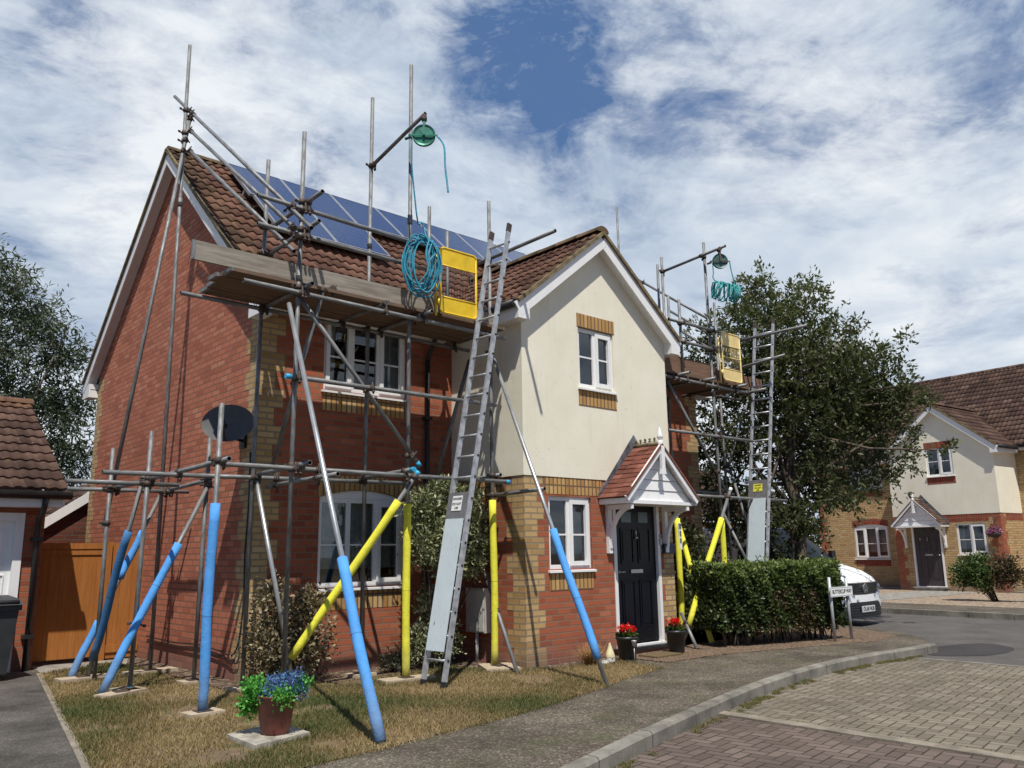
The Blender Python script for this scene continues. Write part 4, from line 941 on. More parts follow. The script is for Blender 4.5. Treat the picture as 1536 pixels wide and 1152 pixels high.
mb.build('fence_boards',M['fence'],fn); mb=MB(); mb.box(-3.40,4.98,.10,-2.96,5.0,.2); mb.build('gravel_board',M['fence'],fn)
sh=thing('outbuilding','brick outbuilding with shade painted into its wall colour and white sloping barge board behind the gate','outbuilding',(-3.2,8.6,0))
mb=MB(); mb.face([(-4.4,8.5,0),(-2.4,8.5,0),(-2.4,8.5,2.72),(-4.4,8.5,1.33)]); mb.face([(-4.4,8.5,0),(-4.4,11,0),(-4.4,11,1.33),(-4.4,8.5,1.33)]); mb.build('wall',brickmat('shade_toned_red_brick',(.09,.03,.02),(.14,.045,.028),(.18,.06,.04),(.12,.08,.06)),sh)  # brick colour darkened to stand in for the shadow on this wall
mb=MB(); mb.bar((-4.5,8.42,1.30),(-2.5,8.42,2.71),.03,.15,(0,0,1)); mb.build('barge_board',M['white'],sh)
mb=MB(); V=Vector((2.0,0,1.42)); tiles(mb,(-4.5,11,1.37),(0,-1,0),V,2.52,V.length,seg=3); mb.build('roof',M['tile_brown'],sh)
bn=thing('wheelie_bin','dark grey wheelie bin in front of the garage door','wheelie bin',(-5.05,3.95,0))
mb=MB(); mb.hexa([(-5.25,3.72,.08),(-4.83,3.72,.08),(-4.83,4.2,.08),(-5.25,4.2,.08),(-5.32,3.66,.86),(-4.77,3.66,.86),(-4.77,4.28,.86),(-5.32,4.28,.86)]); mb.box(-5.34,3.64,.80,-4.75,4.30,.865); mb.build('bin_body',M['bin_plastic'],bn)
mb=MB(); mb.hexa([(-5.35,3.6,.866),(-4.74,3.6,.866),(-4.74,4.32,.866),(-5.35,4.32,.866),(-5.31,3.64,.93),(-4.78,3.64,.93),(-4.78,4.3,.96),(-5.31,4.3,.96)]); mb.tube((-5.3,3.62,.90),(-4.79,3.62,.90),.025,10); mb.build('lid',M['bin_plastic'],bn)
for xx in (-5.28,-4.82):
    mb=MB(); mb.tube((xx-.02,4.2,.1),(xx+.02,4.2,.1),.1,16); mb.build('wheel',M['black_plastic'],bn)
# ------------------------------------------------------------------ scaffolding (tube lists: group, kind, end A, end B, sleeves, end cap)
TUBES=[
 ('M','standard',[-3.166,0.1,0.0],[-3.166,0.1,6.049],[],''),
 ('M','standard',[-1.61,0.242,0.0],[-1.625,0.252,7.588],[['y',0.258,0.001]],''),
 ('M','standard',[-0.27,0.287,0.0],[-0.288,0.302,6.105],[['y',0.335,0.006]],''),
 ('M','standard',[-3.18,0.99,0.0],[-3.169,0.985,6.046],[],''),
 ('M','standard',[-1.767,0.934,0.0],[-1.77,0.936,7.374],[],''),
 ('M','standard',[-4.044,-0.106,0.0],[-4.026,-0.113,2.831],[['b',0.664,0.002]],''),
 ('M','standard',[-3.362,1.849,-0.0],[-3.34,1.84,2.767],[],''),
 ('M','standard',[-4.059,1.802,0.0],[-4.025,1.791,2.782],[],'a'),
 ('M','standard',[-4.076,2.984,0.0],[-4.074,2.983,2.711],[],''),
 ('M','standard',[-3.4,3.122,0.0],[-3.444,3.137,8.545],[],''),
 ('M','ledger',[-3.812,0.04,4.155],[-0.259,0.04,4.117],[],''),
 ('M','ledger',[-4.001,0.04,2.269],[-0.221,0.04,2.26],[],'b'),
 ('M','guard_rail',[-3.709,0.04,5.118],[-1.792,0.04,5.075],[],''),
 ('M','guard_rail',[-3.693,0.04,4.802],[-1.493,0.04,4.779],[],''),
 ('M','ledger',[-3.292,0.04,3.221],[-0.419,0.04,3.219],[],'a'),
 ('M','ledger',[-4.096,0.99,4.198],[-0.093,0.99,4.163],[],''),
 ('M','ledger',[-4.732,0.99,2.223],[-1.083,0.99,2.272],[],''),
 ('M','ledger',[-4.836,1.88,2.197],[-3.657,1.88,2.201],[],''),
 ('M','ledger',[-4.532,3.06,2.202],[-3.091,3.06,2.216],[],''),
 ('M','ledger',[-3.99,-0.269,2.287],[-3.99,3.165,2.23],[],''),
 ('M','ledger',[-3.32,1.877,2.275],[-3.32,3.396,2.228],[],''),
 ('M','transom',[-3.116,-0.194,2.309],[-3.116,1.021,2.281],[],''),
 ('M','transom',[-2.9,-0.381,2.191],[-2.9,1.212,2.17],[],''),
 ('M','transom',[-1.8,-0.142,2.318],[-1.8,0.9,2.299],[],'a'),
 ('M','transom',[-0.22,0.193,2.364],[-0.22,1.028,2.339],[],''),
 ('M','transom',[-0.2,-0.586,2.137],[-0.2,0.324,2.111],[],''),
 ('M','transom',[-3.116,-0.267,5.222],[-3.116,0.906,5.186],[],''),
 ('M','transom',[-3.116,-0.216,4.904],[-3.116,0.943,4.858],[],''),
 ('M','transom',[-1.77,-0.265,6.633],[-1.77,0.886,6.394],[],''),
 ('M','transom',[-0.3,-0.977,5.281],[-0.3,0.567,5.264],[],''),
 ('M','transom',[-3.116,-0.117,4.226],[-3.116,1.1,4.226],[],''),
 ('M','transom',[-2.75,0.121,4.302],[-2.75,1.1,4.302],[],''),
 ('M','transom',[-2.1,0.009,4.239],[-2.1,1.1,4.239],[],''),
 ('M','transom',[-1.55,-0.124,4.207],[-1.55,1.1,4.207],[],''),
 ('M','transom',[-0.35,0.225,4.266],[-0.35,1.15,4.266],[],''),
 ('M','guard_rail',[-3.38,3.8,8.063],[-3.3,-0.393,4.717],[],''),
 ('M','guard_rail',[-3.38,3.032,7.189],[-3.3,0.011,4.851],[],''),
 ('M','guard_rail',[-3.38,3.005,6.878],[-3.3,-0.027,4.568],[],''),
 ('M','raker',[-3.393,3.08,7.397],[-4.081,3.05,1.779],[],'b'),
 ('M','upright',[-0.775,1.0,4.3],[-0.777,1.002,6.123],[],''),
 ('M','upright',[-0.463,1.0,4.3],[-0.463,1.0,5.84],[],''),
 ('M','raker',[-3.329,-0.02,3.983],[-3.551,-2.243,0.0],[['b',0.658,0.995]],''),
 ('M','brace',[-3.164,0.16,4.189],[-1.512,0.16,2.405],[],'b'),
 ('M','brace',[-2.858,0.12,4.272],[-2.916,1.05,2.392],[],''),
 ('M','brace',[-3.145,0.95,2.201],[-2.753,0.66,0.0],[],''),
 ('M','brace',[-1.658,-0.02,2.305],[-2.977,0.773,0.0],[['y',0.142,0.863]],'a'),
 ('M','brace',[-3.32,1.796,2.253],[-4.374,1.715,0.0],[['b',0.318,0.991]],''),
 ('M','brace',[-4.0,2.007,2.32],[-4.121,3.108,0.0],[['B',0.271,0.897]],''),
 ('M','brace',[-3.36,3.257,2.218],[-4.261,3.259,0.0],[['b',0.224,0.484],['b',0.708,0.994]],''),
 ('M','raker',[-0.352,0.2,3.955],[-0.337,-1.609,0.0],[['b',0.585,0.934]],''),
 ('M','brace',[0.0,0.95,1.472],[-0.419,-0.301,0.0],[],''),
 ('M','brace',[-0.154,0.9,4.004],[-0.632,1.0,2.38],[],''),
 ('R','standard',[4.462,0.1,0.0],[4.45,0.118,6.623],[['y',0.284,0.091]],''),
 ('R','standard',[4.339,0.95,0.0],[4.339,0.95,6.563],[],''),
 ('R','upright',[4.524,1.2,4.4],[4.529,1.193,6.535],[],''),
 ('R','upright',[3.863,0.5,4.183],[3.867,0.495,5.62],[],''),
 ('R','standard',[3.634,0.1,4.033],[3.63,0.106,5.426],[],''),
 ('R','standard',[5.926,0.95,0.0],[5.918,0.962,6.023],[],''),
 ('R','standard',[8.007,0.95,0.0],[8.049,0.876,4.354],[],''),
 ('R','standard',[3.373,0.2,0.0],[3.387,0.182,2.257],[['y',.83,.06]],''),
 ('R','guard_rail',[3.247,0.04,5.013],[4.7,0.04,5.032],[],''),
 ('R','guard_rail',[3.515,0.04,4.699],[4.664,0.04,4.697],[],''),
 ('R','ledger',[3.068,0.04,4.063],[5.395,0.04,4.055],[],''),
 ('R','ledger',[3.082,0.04,3.208],[5.414,0.04,3.218],[],''),
 ('R','ledger',[3.297,0.04,2.224],[6.397,0.04,2.226],[],''),
 ('R','ledger',[4.407,0.99,4.178],[6.623,0.99,4.211],[],''),
 ('R','ledger',[4.575,0.99,2.405],[6.184,0.99,2.382],[],''),
 ('R','transom',[4.36,-0.374,6.399],[4.36,0.968,6.296],[],''),
 ('R','transom',[5.45,-1.138,5.039],[5.45,0.297,5.039],[],''),
 ('R','transom',[5.45,-0.696,4.618],[5.45,0.406,4.53],[],''),
 ('R','transom',[5.4,-0.325,4.081],[5.4,0.204,4.056],[],''),
 ('R','transom',[5.9,0.373,5.151],[5.9,0.88,5.136],[],''),
 ('R','transom',[3.4,-0.2,4.12],[3.4,1.15,4.12],[],''),
 ('R','transom',[4.1,-0.2,4.12],[4.1,1.15,4.12],[],''),
 ('R','transom',[5.0,-0.2,4.12],[5.0,1.15,4.12],[],''),
 ('R','brace',[3.264,0.16,4.06],[4.765,0.16,2.283],[],''),
 ('R','brace',[6.934,0.9,4.498],[5.935,0.9,2.878],[],''),
 ('R','raker',[5.978,0.9,2.88],[5.405,0.2,1.653],[],''),
 ('R','raker',[5.1,0.5,1.997],[4.814,-0.1,1.165],[],''),
 ('R','brace',[4.582,-0.02,2.363],[3.144,-0.02,0.115],[['y',0.217,0.923]],'w'),
 ('R','raker',[3.894,0.6,1.955],[3.563,-0.208,0.0],[['y',0.056,0.983]],''),
 ('R','brace',[3.255,0.1,0.463],[2.998,-0.342,0.0],[],''),
 ('R','guard_rail',[6.1,2.789,6.931],[6.1,1.258,5.809],[],''),
 ('R','guard_rail',[6.1,2.155,6.172],[6.1,1.205,5.47],[],''),
 ('R','guard_rail',[6.1,1.888,5.681],[6.1,1.197,5.163],[],''),
 ('R','standard',[6.1,3.372,0.0],[6.07,3.407,8.84],[],''),
 ('R','guard_rail',[6.1,4.949,8.547],[6.1,2.789,6.931],[],''),
]

scf={'M':thing('scaffold','tall tube scaffold with blue and yellow padded legs around the left corner of the house','scaffold',(-2.5,.5,0)),
     'R':thing('scaffold','smaller tube scaffold with yellow padded legs right of the cream bay, behind the hedge','scaffold',(4.6,.5,0))}
SLM={'b':M['sleeve_b'],'B':M['sleeve_B'],'y':M['sleeve_y']}
tubs={'M':[],'R':[]}
rs=random.Random(21)
for i,(gq,kind,A,B,sl,cap) in enumerate(TUBES):
    A=Vector(A);B=Vector(B); mb=MB(); mb.tube(A,B,.0245,14,hollow=True)
    t=mb.build(kind,[M['steel_bright'] if i in (41,44,49) else M['steel'],M['dark']],scf[gq]); tubs[gq].append((A,B,kind))
    for c,s0,s1 in sl:
        a=A+(B-A)*min(s0,s1); b=A+(B-A)*max(s0,s1); d=(b-a).normalized(); n=max(8,int((b-a).length/.16))
        side=d.cross(Vector((0,0,1))); side=side.normalized() if side.length>.1 else Vector((1,0,0)); sd2=d.cross(side)
        bend=rs.uniform(.008,.022); ph=rs.uniform(0,6)
        env=lambda u:math.sin(math.pi*u)
        pts=[a.lerp(b,k/n)+side*bend*env(k/n)*math.sin(3*k/n+ph)+sd2*bend*env(k/n)*math.cos(2.2*k/n+ph) for k in range(n+1)]
        mb=MB(); mb.path(pts,[.0445*(1+.035*math.sin(k*1.7+ph)) for k in range(n+1)],18); s=mb.build('foam_sleeve',SLM[c],t)
        jk=int(n*rs.uniform(.38,.62)); jn=pts[jk]; mb=MB(); mb.tube(jn-d*.0012,jn+d*.0012,.0456*(1+.035*math.sin(jk*1.7+ph)),18); 
        if (b-a).length>.9: mb.build('sleeve_joint',M['dark'],t)
    if cap:
        e,f={'a':(A,B),'b':(B,A),'w':(A,B)}[cap]; d=(e-f).normalized(); mb=MB(); mb.tube(e-d*.05,e+d*.012,.0285,14); mb.build('end_cap',M['cap_blue'] if cap!='w' else M['white_clean'],t)
def closest(p1,q1,p2,q2):
    d1=q1-p1;d2=q2-p2;r=p1-p2;a=d1.dot(d1);e=d2.dot(d2);f=d2.dot(r);c=d1.dot(r);b=d1.dot(d2);den=a*e-b*b
    s=min(1,max(0,(b*f-c*e)/den)) if den>1e-9 else 0; t=(b*s+f)/e
    if t<0:t=0;s=min(1,max(0,-c/a))
    elif t>1:t=1;s=min(1,max(0,(b-c)/a))
    return p1+d1*s,p2+d2*t,s,t
def coupler(par,P,d1,Q,d2):
    mb=MB(); 
    for (c,d) in ((P,d1),(Q,d2)):
        mb.tube(c-d*.03,c+d*.03,.034,10); o=d.cross(Vector((.3,.2,1))).normalized(); o2=d.cross(o).normalized()
        for sg in (1,):
            mb.box(0,0,0,0,0,0); del mb.v[-24:],mb.f[-6:],mb.uv[-24:],mb.mi[-6:],mb.sm[-6:]
            b=c+o*.036; mb.tube(b-o2*.06,b+o2*.085,.009,6); mb.tube(b+o2*.05,b+o2*.07,.017,6)
            mb.bar(b-o2*.03-o*.01,b+o2*.03-o*.01,.03,.02,tuple(d))
    if (P-Q).length>.02: mb.tube(P,Q,.018,8)
    mb.build('coupler',M['rust'],par)
for gq in 'MR':
    L=tubs[gq]; done=[]
    for i in range(len(L)):
        for j in range(i+1,len(L)):
            P,Q,s,t=closest(L[i][0],L[i][1],L[j][0],L[j][1])
            if (P-Q).length<.125:
                d1=(L[i][1]-L[i][0]).normalized();d2=(L[j][1]-L[j][0]).normalized()
                m=(P+Q)/2
                if m.z<.3 or any((m-x).length<.05 for x in done): continue
                done.append(m); coupler(scf[gq],P,d1,Q,d2)
    # sleeve couplers where long standards are joined
    for (A,B,kd) in L:
        if (B-A).length>5.5 and kd=='standard':
            z=A.lerp(B,.72 if gq=='M' else .6); mb=MB(); d=(B-A).normalized(); mb.tube(z-d*.06,z+d*.06,.031,12); mb.tube(z-d*.01,z+d*.01,.034,12); mb.build('joint_sleeve',M['steel'],scf[gq])
def plank(par,name,x0,x1,y0,y1,z0,z1,mat,bands=True):
    mb=MB(); mb.box(x0,y0,z0,x1,y1,z1); o=mb.build(name,mat,par)
    if bands:
        mb=MB()
        for xa,xb in ((x0-.002,x0+.03),(x1-.03,x1+.002)):
            mb=MB(); mb.box(xa,y0-.0015,z0-.0015,xb,y1+.0015,z1+.0015); mb.build('end_band',M['steel'],o)
    return o
S=scf['M']
for k in range(4):
    y=.09+.236*k; plank(S,'platform_board',(-3.93,-3.98,-3.90,-3.88)[k],-.24+rs.uniform(-.05,.03),y,y+.222,4.25-.006*(k%2),4.288-.006*(k%2),M['board_under'])
plank(S,'toe_board',-4.31,-1.24,.135,.173,4.30,4.50,M['board'])
plank(S,'toe_board',-1.20,-.30,.175,.213,4.29,4.47,M['board'],False)
S=scf['R']
for k in range(4):
    y=.09+.228*k; plank(S,'platform_board',3.08,5.55,y,y+.222,4.15,4.188,M['board_under'])
plank(S,'toe_board',3.1,4.62,.135,.173,4.19,4.46,M['board_red'],False); plank(S,'toe_board',4.58,6.1,.18,.218,4.19,4.41,M['board_red'],False)
# sole boards under the legs
S=scf['M']
for (x,y,w,h,a) in ((-4.04,-.11,.32,.22,.1),(-4.08,1.80,.24,.3,.2),(-4.2,1.62,.5,.22,.5),(-3.36,1.86,.3,.22,0),(-3.4,3.12,.6,.22,.1),(-4.16,3.12,.55,.24,.05),(-3.18,.98,.3,.22,.1),(-1.61,.235,.62,.24,-.12),(-.27,.2,.42,.55,-.5),(-1.77,.93,.3,.22,.1),(-3.17,.1,.3,.22,0)):
    mb=MB(); c,s=math.cos(a),math.sin(a); P=[(x+c*i*w/2-s*j*h/2,y+s*i*w/2+c*j*h/2) for i,j in ((-1,-1),(1,-1),(1,1),(-1,1))]
    mb.hexa([(px,py,.004) for px,py in P]+[(px,py,.042) for px,py in P]); b=mb.build('sole_board',M['sole'],S)
    mb=MB(); mb.box(x-.07,y-.07,.0425,x+.07,y+.07,.049); mb.build('base_plate',M['rust'],b)
# scaffold tag on the right hand scaffold
mb=MB(); mb.box(3.345,.135,1.40,3.415,.145,1.80); tg=mb.build('scaffold_tag',M['white_clean'],scf['R'])
mb=MB(); mb.box(3.352,.129,1.71,3.408,.134,1.79); mb.box(3.36,.129,1.60,3.40,.134,1.68); mb.box(3.36,.129,1.50,3.40,.134,1.57); mb.build('tag_print',simple('tag_print_grey',(.12,.14,.12),.6),tg)

# ------------------------------------------------------------------ ladders
def text_m(s,mat4,size,mat,parent,name,ext=.0015):
    cu=bpy.data.curves.new(name,'FONT'); cu.body=s; cu.size=size; cu.extrude=ext; cu.align_x='CENTER'; cu.align_y='CENTER'
    tmp=bpy.data.objects.new(name+'_tmp',cu); COL.objects.link(tmp); dg=bpy.context.evaluated_depsgraph_get(); dg.update(); me=bpy.data.meshes.new_from_object(tmp.evaluated_get(dg)); bpy.data.objects.remove(tmp)
    me.transform(mat4); o=Vector(ORG.get(parent.name,(0,0,0))); me.transform(Matrix.Translation(-o)); me.materials.clear(); me.materials.append(mat)
    ob=bpy.data.objects.new(name,me); COL.objects.link(ob); ob.parent=parent; ORG[ob.name]=tuple(o); return ob
M['ink']=simple('black_print',(.012,.012,.012),.6)
def ladder(label,L0,L1,R0,R1,gz,stk,words):
    L0,L1,R0,R1=map(Vector,(L0,L1,R0,R1)); o=thing('ladder',label,'ladder',(L0+R0)/2)
    up=(L1-L0).normalized(); wd=(R0-L0).normalized(); n=up.cross(wd).normalized()
    if n.x>0: n=-n
    for a,b in ((L0,L1),(R0,R1)):
        mb=MB(); mb.bar(a,b,.026,.062,tuple(n)); 
        H=(b-a).length; st=mb.build('stile',M['alu'],o)
        mb=MB(); k=.28
        sdir=(wd if a is L0 else -wd)
        while k<H:
            p=a+up*k; mb.tube(p-sdir*.018,p-sdir*.014,.014,8); k+=.25
        mb.build('rung_end',M['dark'],st)
        mb=MB(); mb.bar(b-up*.10,b+up*.012,.029,.066,tuple(n)); mb.build('end_cap',M['rust'],st)
        mb=MB(); mb.bar(a,a+up*.07,.031,.07,tuple(n)); mb.build('rubber_foot',M['black_plastic'],st)
    H=(L1-L0).length; k=.28
    while k<H-.1:
        mb=MB(); mb.tube(L0+up*k,R0+up*k,.016,8); mb.build('rung',M['alu'],o); k+=.25
    z0,zm,z1=gz
    def at(z,f,off): p=L0.lerp(R0,f); t=(z-p.z)/up.z; return p+up*t+n*off
    mb=MB(); P=[at(z0,.07,.045),at(z0,.93,.045),at(zm,.93,.045),at(zm,.07,.045)]; mb.hexa(P+[p+n*.012 for p in P]); gb=mb.build('guard_board',M['guard_pale'],o)
    mb=MB(); P=[at(zm-.02,.02,.04),at(zm-.02,.98,.04),at(z1,.98,.04),at(z1,.02,.04)]; mb.hexa(P+[p-n*.003+n*.009 for p in P]); gp=mb.build('ladder_guard',M['guard_grey'],o)
    zc=zm+(z1-zm)*.58; c=at(zc,.5,.05); r=wd if wd.dot(Vector((0,-1,0)))>0 else -wd
    sw,shh=(.16,.17) if stk=='white' else (.17,.13)
    mb=MB(); q=[c-r*sw/2-up*shh/2,c+r*sw/2-up*shh/2,c+r*sw/2+up*shh/2,c-r*sw/2+up*shh/2]; mb.hexa(q+[p+n*.002 for p in q]); sk=mb.build('warning_sign',M['white_clean'] if stk=='white' else M['sleeve_y'],gp)
    for i,w in enumerate(words):
        m=Matrix(((r.x,up.x,n.x,0),(r.y,up.y,n.y,0),(r.z,up.z,n.z,0),(0,0,0,1))); p=c+n*.0035+up*(shh*(.3-.27*i-(.08 if i else 0)))
        text_m(w,Matrix.Translation(p)@m,.036 if stk=='white' else .03,M['ink'],sk,'sign_text')
    return o
ladder('long aluminium ladder leaning on the main scaffold with pale blue guard board and white sign',(-1.679,-.17,0),(-.639,-.17,5.407),(-1.653,-.5,0),(-.634,-.5,5.42),(.36,1.76,2.06),'white',('DANGER','DO NOT','USE'))
kx=(5.926-5.163)/(5.431-1.202)
ladder('aluminium ladder behind the hedge with pale blue guard board and yellow sign',(5.163-kx*1.202,.12,0),(5.926,.12,5.431),(5.173-kx*1.2,-.23,0),(5.955,-.23,5.447),(.6,2.22,2.53),'yellow',('DANGER','DO NOT','USE'))

# ------------------------------------------------------------------ ladder gates
def gate(label,x0,x1,z0,z1,y,mat,mid):
    o=thing('ladder_gate',label,'safety gate',((x0+x1)/2,y,z0)); mb=MB(); r=.05
    def arc(cx,cz,a0): return [(cx+r*math.cos(a0+math.pi/2*i/4),y,cz+r*math.sin(a0+math.pi/2*i/4)) for i in range(5)]
    P=arc(x1-r,z1-r,0)+arc(x0+r,z1-r,math.pi/2)+arc(x0+r,z0+r,math.pi)+arc(x1-r,z0+r,1.5*math.pi); P.append(P[0]); mb.path(P,.014,8)
    za=z1-(z1-z0)*.27; zb=z0+(z1-z0)*.24; mb.tube((x0,y,za),(x1,y,za),.01,8); mb.tube((x0,y,zb),(x1,y,zb),.012,8)
    if mid: mb.tube((x0,y,(za+zb)/2),(x1,y,(za+zb)/2),.012,8)
    f=mb.build('gate_frame',mat,o)
    for a,b,nm in ((za,z1,'top_panel'),(z0,zb,'bottom_panel')):
        mb=MB(); mb.box(x0+.005,y-.004,a+.005,x1-.005,y+.004,b-.005); mb.build(nm,mat,o)
    mb=MB(); n=13
    for i in range(1,n): x=x0+(x1-x0)*i/n; mb.tube((x,y,zb),(x,y,za),.003,6)
    mb.build('mesh_bars',M['rust'] if not mid else mat,o)
    mb=MB()
    for z in (z0+.12,z1-.15): mb.tube((x0-.03,y,z-.04),(x0-.03,y,z+.04),.02,8); mb.box(x0-.03,y-.01,z-.02,x0,y+.01,z+.02)
    mb.tube((x0-.045,y+.03,z0-.05),(x0-.045,y+.03,z1-.1),.015,8); mb.build('hinge_post',mat,o)
gate('bright yellow safety gate above the scaffold platform beside the blue rope coil',-1.37,-.81,4.255,5.08,-.05,M['yellow_paint'],False)
gate('faded yellow safety gate on the right hand scaffold with mid bar',4.55,5.085,4.18,5.005,-.05,M['yellow_pale'],True)

# ------------------------------------------------------------------ pulleys and ropes
def gin(label,c,n,r,mat,top):
    c=Vector(c); n=Vector(n).normalized(); o=thing('gin_wheel',label,'pulley wheel',c); u=n.cross(Vector((0,0,1))).normalized(); w=Vector((0,0,1))
    mb=MB(); K=32
    prof=[(r,-.022),(r*.86,-.006),(r*.86,.006),(r,.022)]
    for i in range(3):
        for k in range(K):
            a,b=2*math.pi*k/K,2*math.pi*(k+1)/K
            f=lambda rr_,h,t:c+u*rr_*math.cos(t)+w*rr_*math.sin(t)+n*h
            mb.face([f(*prof[i],a),f(*prof[i],b),f(*prof[i+1],b),f(*prof[i+1],a)],0,None,True)
    for sg in (-1,1):
        for k in range(K):
            a,b=2*math.pi*k/K,2*math.pi*(k+1)/K; f=lambda rr_,t,h:c+u*rr_*math.cos(t)+w*rr_*math.sin(t)+n*h*sg
            mb.face([f(r,a,.022),f(r,b,.022),f(r*.8,b,.010),f(r*.8,a,.010)]); mb.face([f(r*.8,a,.010),f(r*.8,b,.010),f(r*.15,b,.014),f(r*.15,a,.014)])
    mb.build('wheel',mat,o)
    mb=MB(); mb.tube(c-n*.05,c+n*.05,.016,8)
    for sg in (-1,1): mb.bar(c+n*sg*.04,c+n*sg*.028+w*(top),.03,.008,tuple(n))
    mb.bar(c-u*(r+.03)-w*.01+n*.03,c+u*(r+.05)-w*.01+n*.03,.008,.02,(0,0,1)); mb.tube(c+u*(r+.02)-w*.02,c+u*(r+.09)-w*.05,.018,8); mb.build('hanger',M['rust'] if mat is M['wheel_dark'] else mat,o)
    mb=MB(); mb.tube(c+w*(top-.03),c+w*(top+.06),.018,8); mb.tube(c+w*(top+.03)-n*.05,c+w*(top+.03)+n*.05,.035,10); mb.build('hook',M['rust'],o)
NV=(-.62,-.78,0)
gin('green pulley wheel hanging from the jib tube high on the left scaffold',(-1.77,-.24,6.35),NV,.138,M['wheel_green'],.2)
gin('dark green pulley wheel hanging from the jib on the right hand scaffold',(4.36,-.25,6.16),NV,.13,M['wheel_dark'],.18)
def rope(name,label,pts,mat,r=.011,k=6):
    mb=MB(); mb.path(smooth(pts,k),r,8); return tag(mb.build(name,mat,None,tuple(pts[-1])),label,'rope')
rope('rope','short frayed blue rope end dangling from the green pulley',[(-1.66,-.36,6.33),(-1.66,-.44,6.24),(-1.68,-.53,6.10),(-1.69,-.56,5.85),(-1.69,-.60,5.62),(-1.70,-.63,5.50)],M['rope'])
def coil(label,c,rx,rz,loops,mat,seed,tail,hang,squash=1,axis=(0,1,0),tilt=0):
    g=random.Random(seed); c=Vector(c); ax=Vector(axis).normalized(); u=ax.cross(Vector((0,0,1))).normalized(); w=Vector((0,0,1)); w=(w*math.cos(tilt)+u*math.sin(tilt)); u2=w.cross(ax)
    pts=[]; px,py=0,0
    for l in range(loops):
        dx,dz,ph,dd=g.uniform(-.06,.06),g.uniform(-.07,.03),g.uniform(0,6.28),g.uniform(-.05,.05)*squash; a=rx*g.uniform(.8,1.12); b=rz*g.uniform(.82,1.15)
        for k in range(20):
            t=2*math.pi*k/20; f=k/20
            pts.append(c+u2*(dx+a*math.cos(t+1.57))+w*(dz+b*math.sin(t+1.57))+ax*(dd+.02*math.sin(t*2+ph)+.02*(l-loops/2)*squash*.6))
    mb=MB(); P=tail+[tuple(pts[0]+w*.05)]+[tuple(p) for p in pts]; mb.path(smooth(P,2),.0095,7)
    # loops across the coil that hold it together
    for k in range(3):
        a0=g.uniform(2.2,3.2)-k*.2; e0=c+u2*rx*math.cos(a0)+w*rz*math.sin(a0)-ax*.08; a1=g.uniform(-1.9,-.6); e1=c+u2*rx*.9*math.cos(a1)+w*rz*math.sin(a1)-ax*.08
        mb.path(smooth([tuple(e0+ax*.04),tuple(e0.lerp(e1,.35)-ax*.03+u2*.03),tuple(e0.lerp(e1,.7)-ax*.03-u2*.03),tuple(e1+ax*.04)],6),.011,7)
    return tag(mb.build('rope',mat,None,tuple(c)),label,'rope')
coil('big hanging coil of blue rope tied on the scaffold beside the bright yellow gate',(-1.68,-.10,4.80),.185,.345,11,M['rope'],4,[(-1.89,-.15,6.34),(-1.885,-.15,6.0),(-1.83,-.14,5.6),(-1.76,-.12,5.25),(-1.70,-.11,5.3),(-1.66,-.11,5.2)],0,squash=.6,axis=(.35,.9,0))
mb=MB(); g_=random.Random(9); A_=Vector((4.13,-.20,5.63)); B_=Vector((4.50,-.50,5.55)); ax_=(B_-A_).normalized(); u_1=ax_.cross(Vector((0,0,1))).normalized(); w_1=u_1.cross(ax_); hx=[]
for l in range(15):
    rr_=.135*g_.uniform(.85,1.2); dx_,dz_=g_.uniform(-.02,.02),g_.uniform(-.03,.02); f0=g_.random()
    for k in range(14):
        t=2*math.pi*k/14; hx.append(A_.lerp(B_,f0*.9+.1*k/14)+u_1*(dx_+rr_*math.cos(t+1.57))+w_1*(dz_+rr_*math.sin(t+1.57))+ax_*.03*math.sin(t+l))
mb.path(smooth([(4.26,-.17,6.16),(4.265,-.17,5.95),(4.27,-.18,5.82)]+[tuple(q) for q in hx],2),.0095,7)
for k in range(5):
    c_=A_.lerp(B_,.12+.17*k); mb.path(smooth([tuple(c_+w_1*.15-u_1*.03),tuple(c_+w_1*.06-u_1*.155+ax_*.03),tuple(c_-w_1*.05-u_1*.15+ax_*.05),tuple(c_-w_1*.14-u_1*.02+ax_*.02)],5),.013,7)
tag(mb.build('rope',M['rope_teal'],None,(4.3,-.35,5.6)),'teal rope bundle hanging below the dark pulley on the right hand scaffold','rope')
rope('rope','thin teal rope leading from the dark pulley down to the teal bundle',[(4.48,-.36,6.15),(4.49,-.37,6.0),(4.52,-.38,5.86),(4.55,-.38,5.72)],M['rope_teal'],.010)

# ------------------------------------------------------------------ street name sign
sg=thing('street_sign','low white street name sign on two grey posts beside the end of the hedge','street sign',(5.43,-1.24,0))
for x,h in ((5.17,.95),(5.70,.92)):
    mb=MB(); mb.tube((x,-1.29,-.05),(x-.03,-1.29,h),.024,10); mb.build('post',simple('grey_post',(.42,.43,.44),.5,.3),sg)
mb=MB(); mb.box(5.09,-1.34,.655,5.76,-1.32,.80); pl_=mb.build('name_plate',M['white_clean'],sg)
mb=MB(); 
for (a,b,c,d) in ((5.10,.665,5.75,.669),(5.10,.786,5.75,.79)): mb.box(a,-1.3415,b,c,-1.3405,d)
mb.build('plate_border',M['ink'],pl_)
text_obj('BUTTERCUP WAY',(5.425,-1.3415,.728),.088,M['ink'],pl_,'plate_text',scale_x=.86)

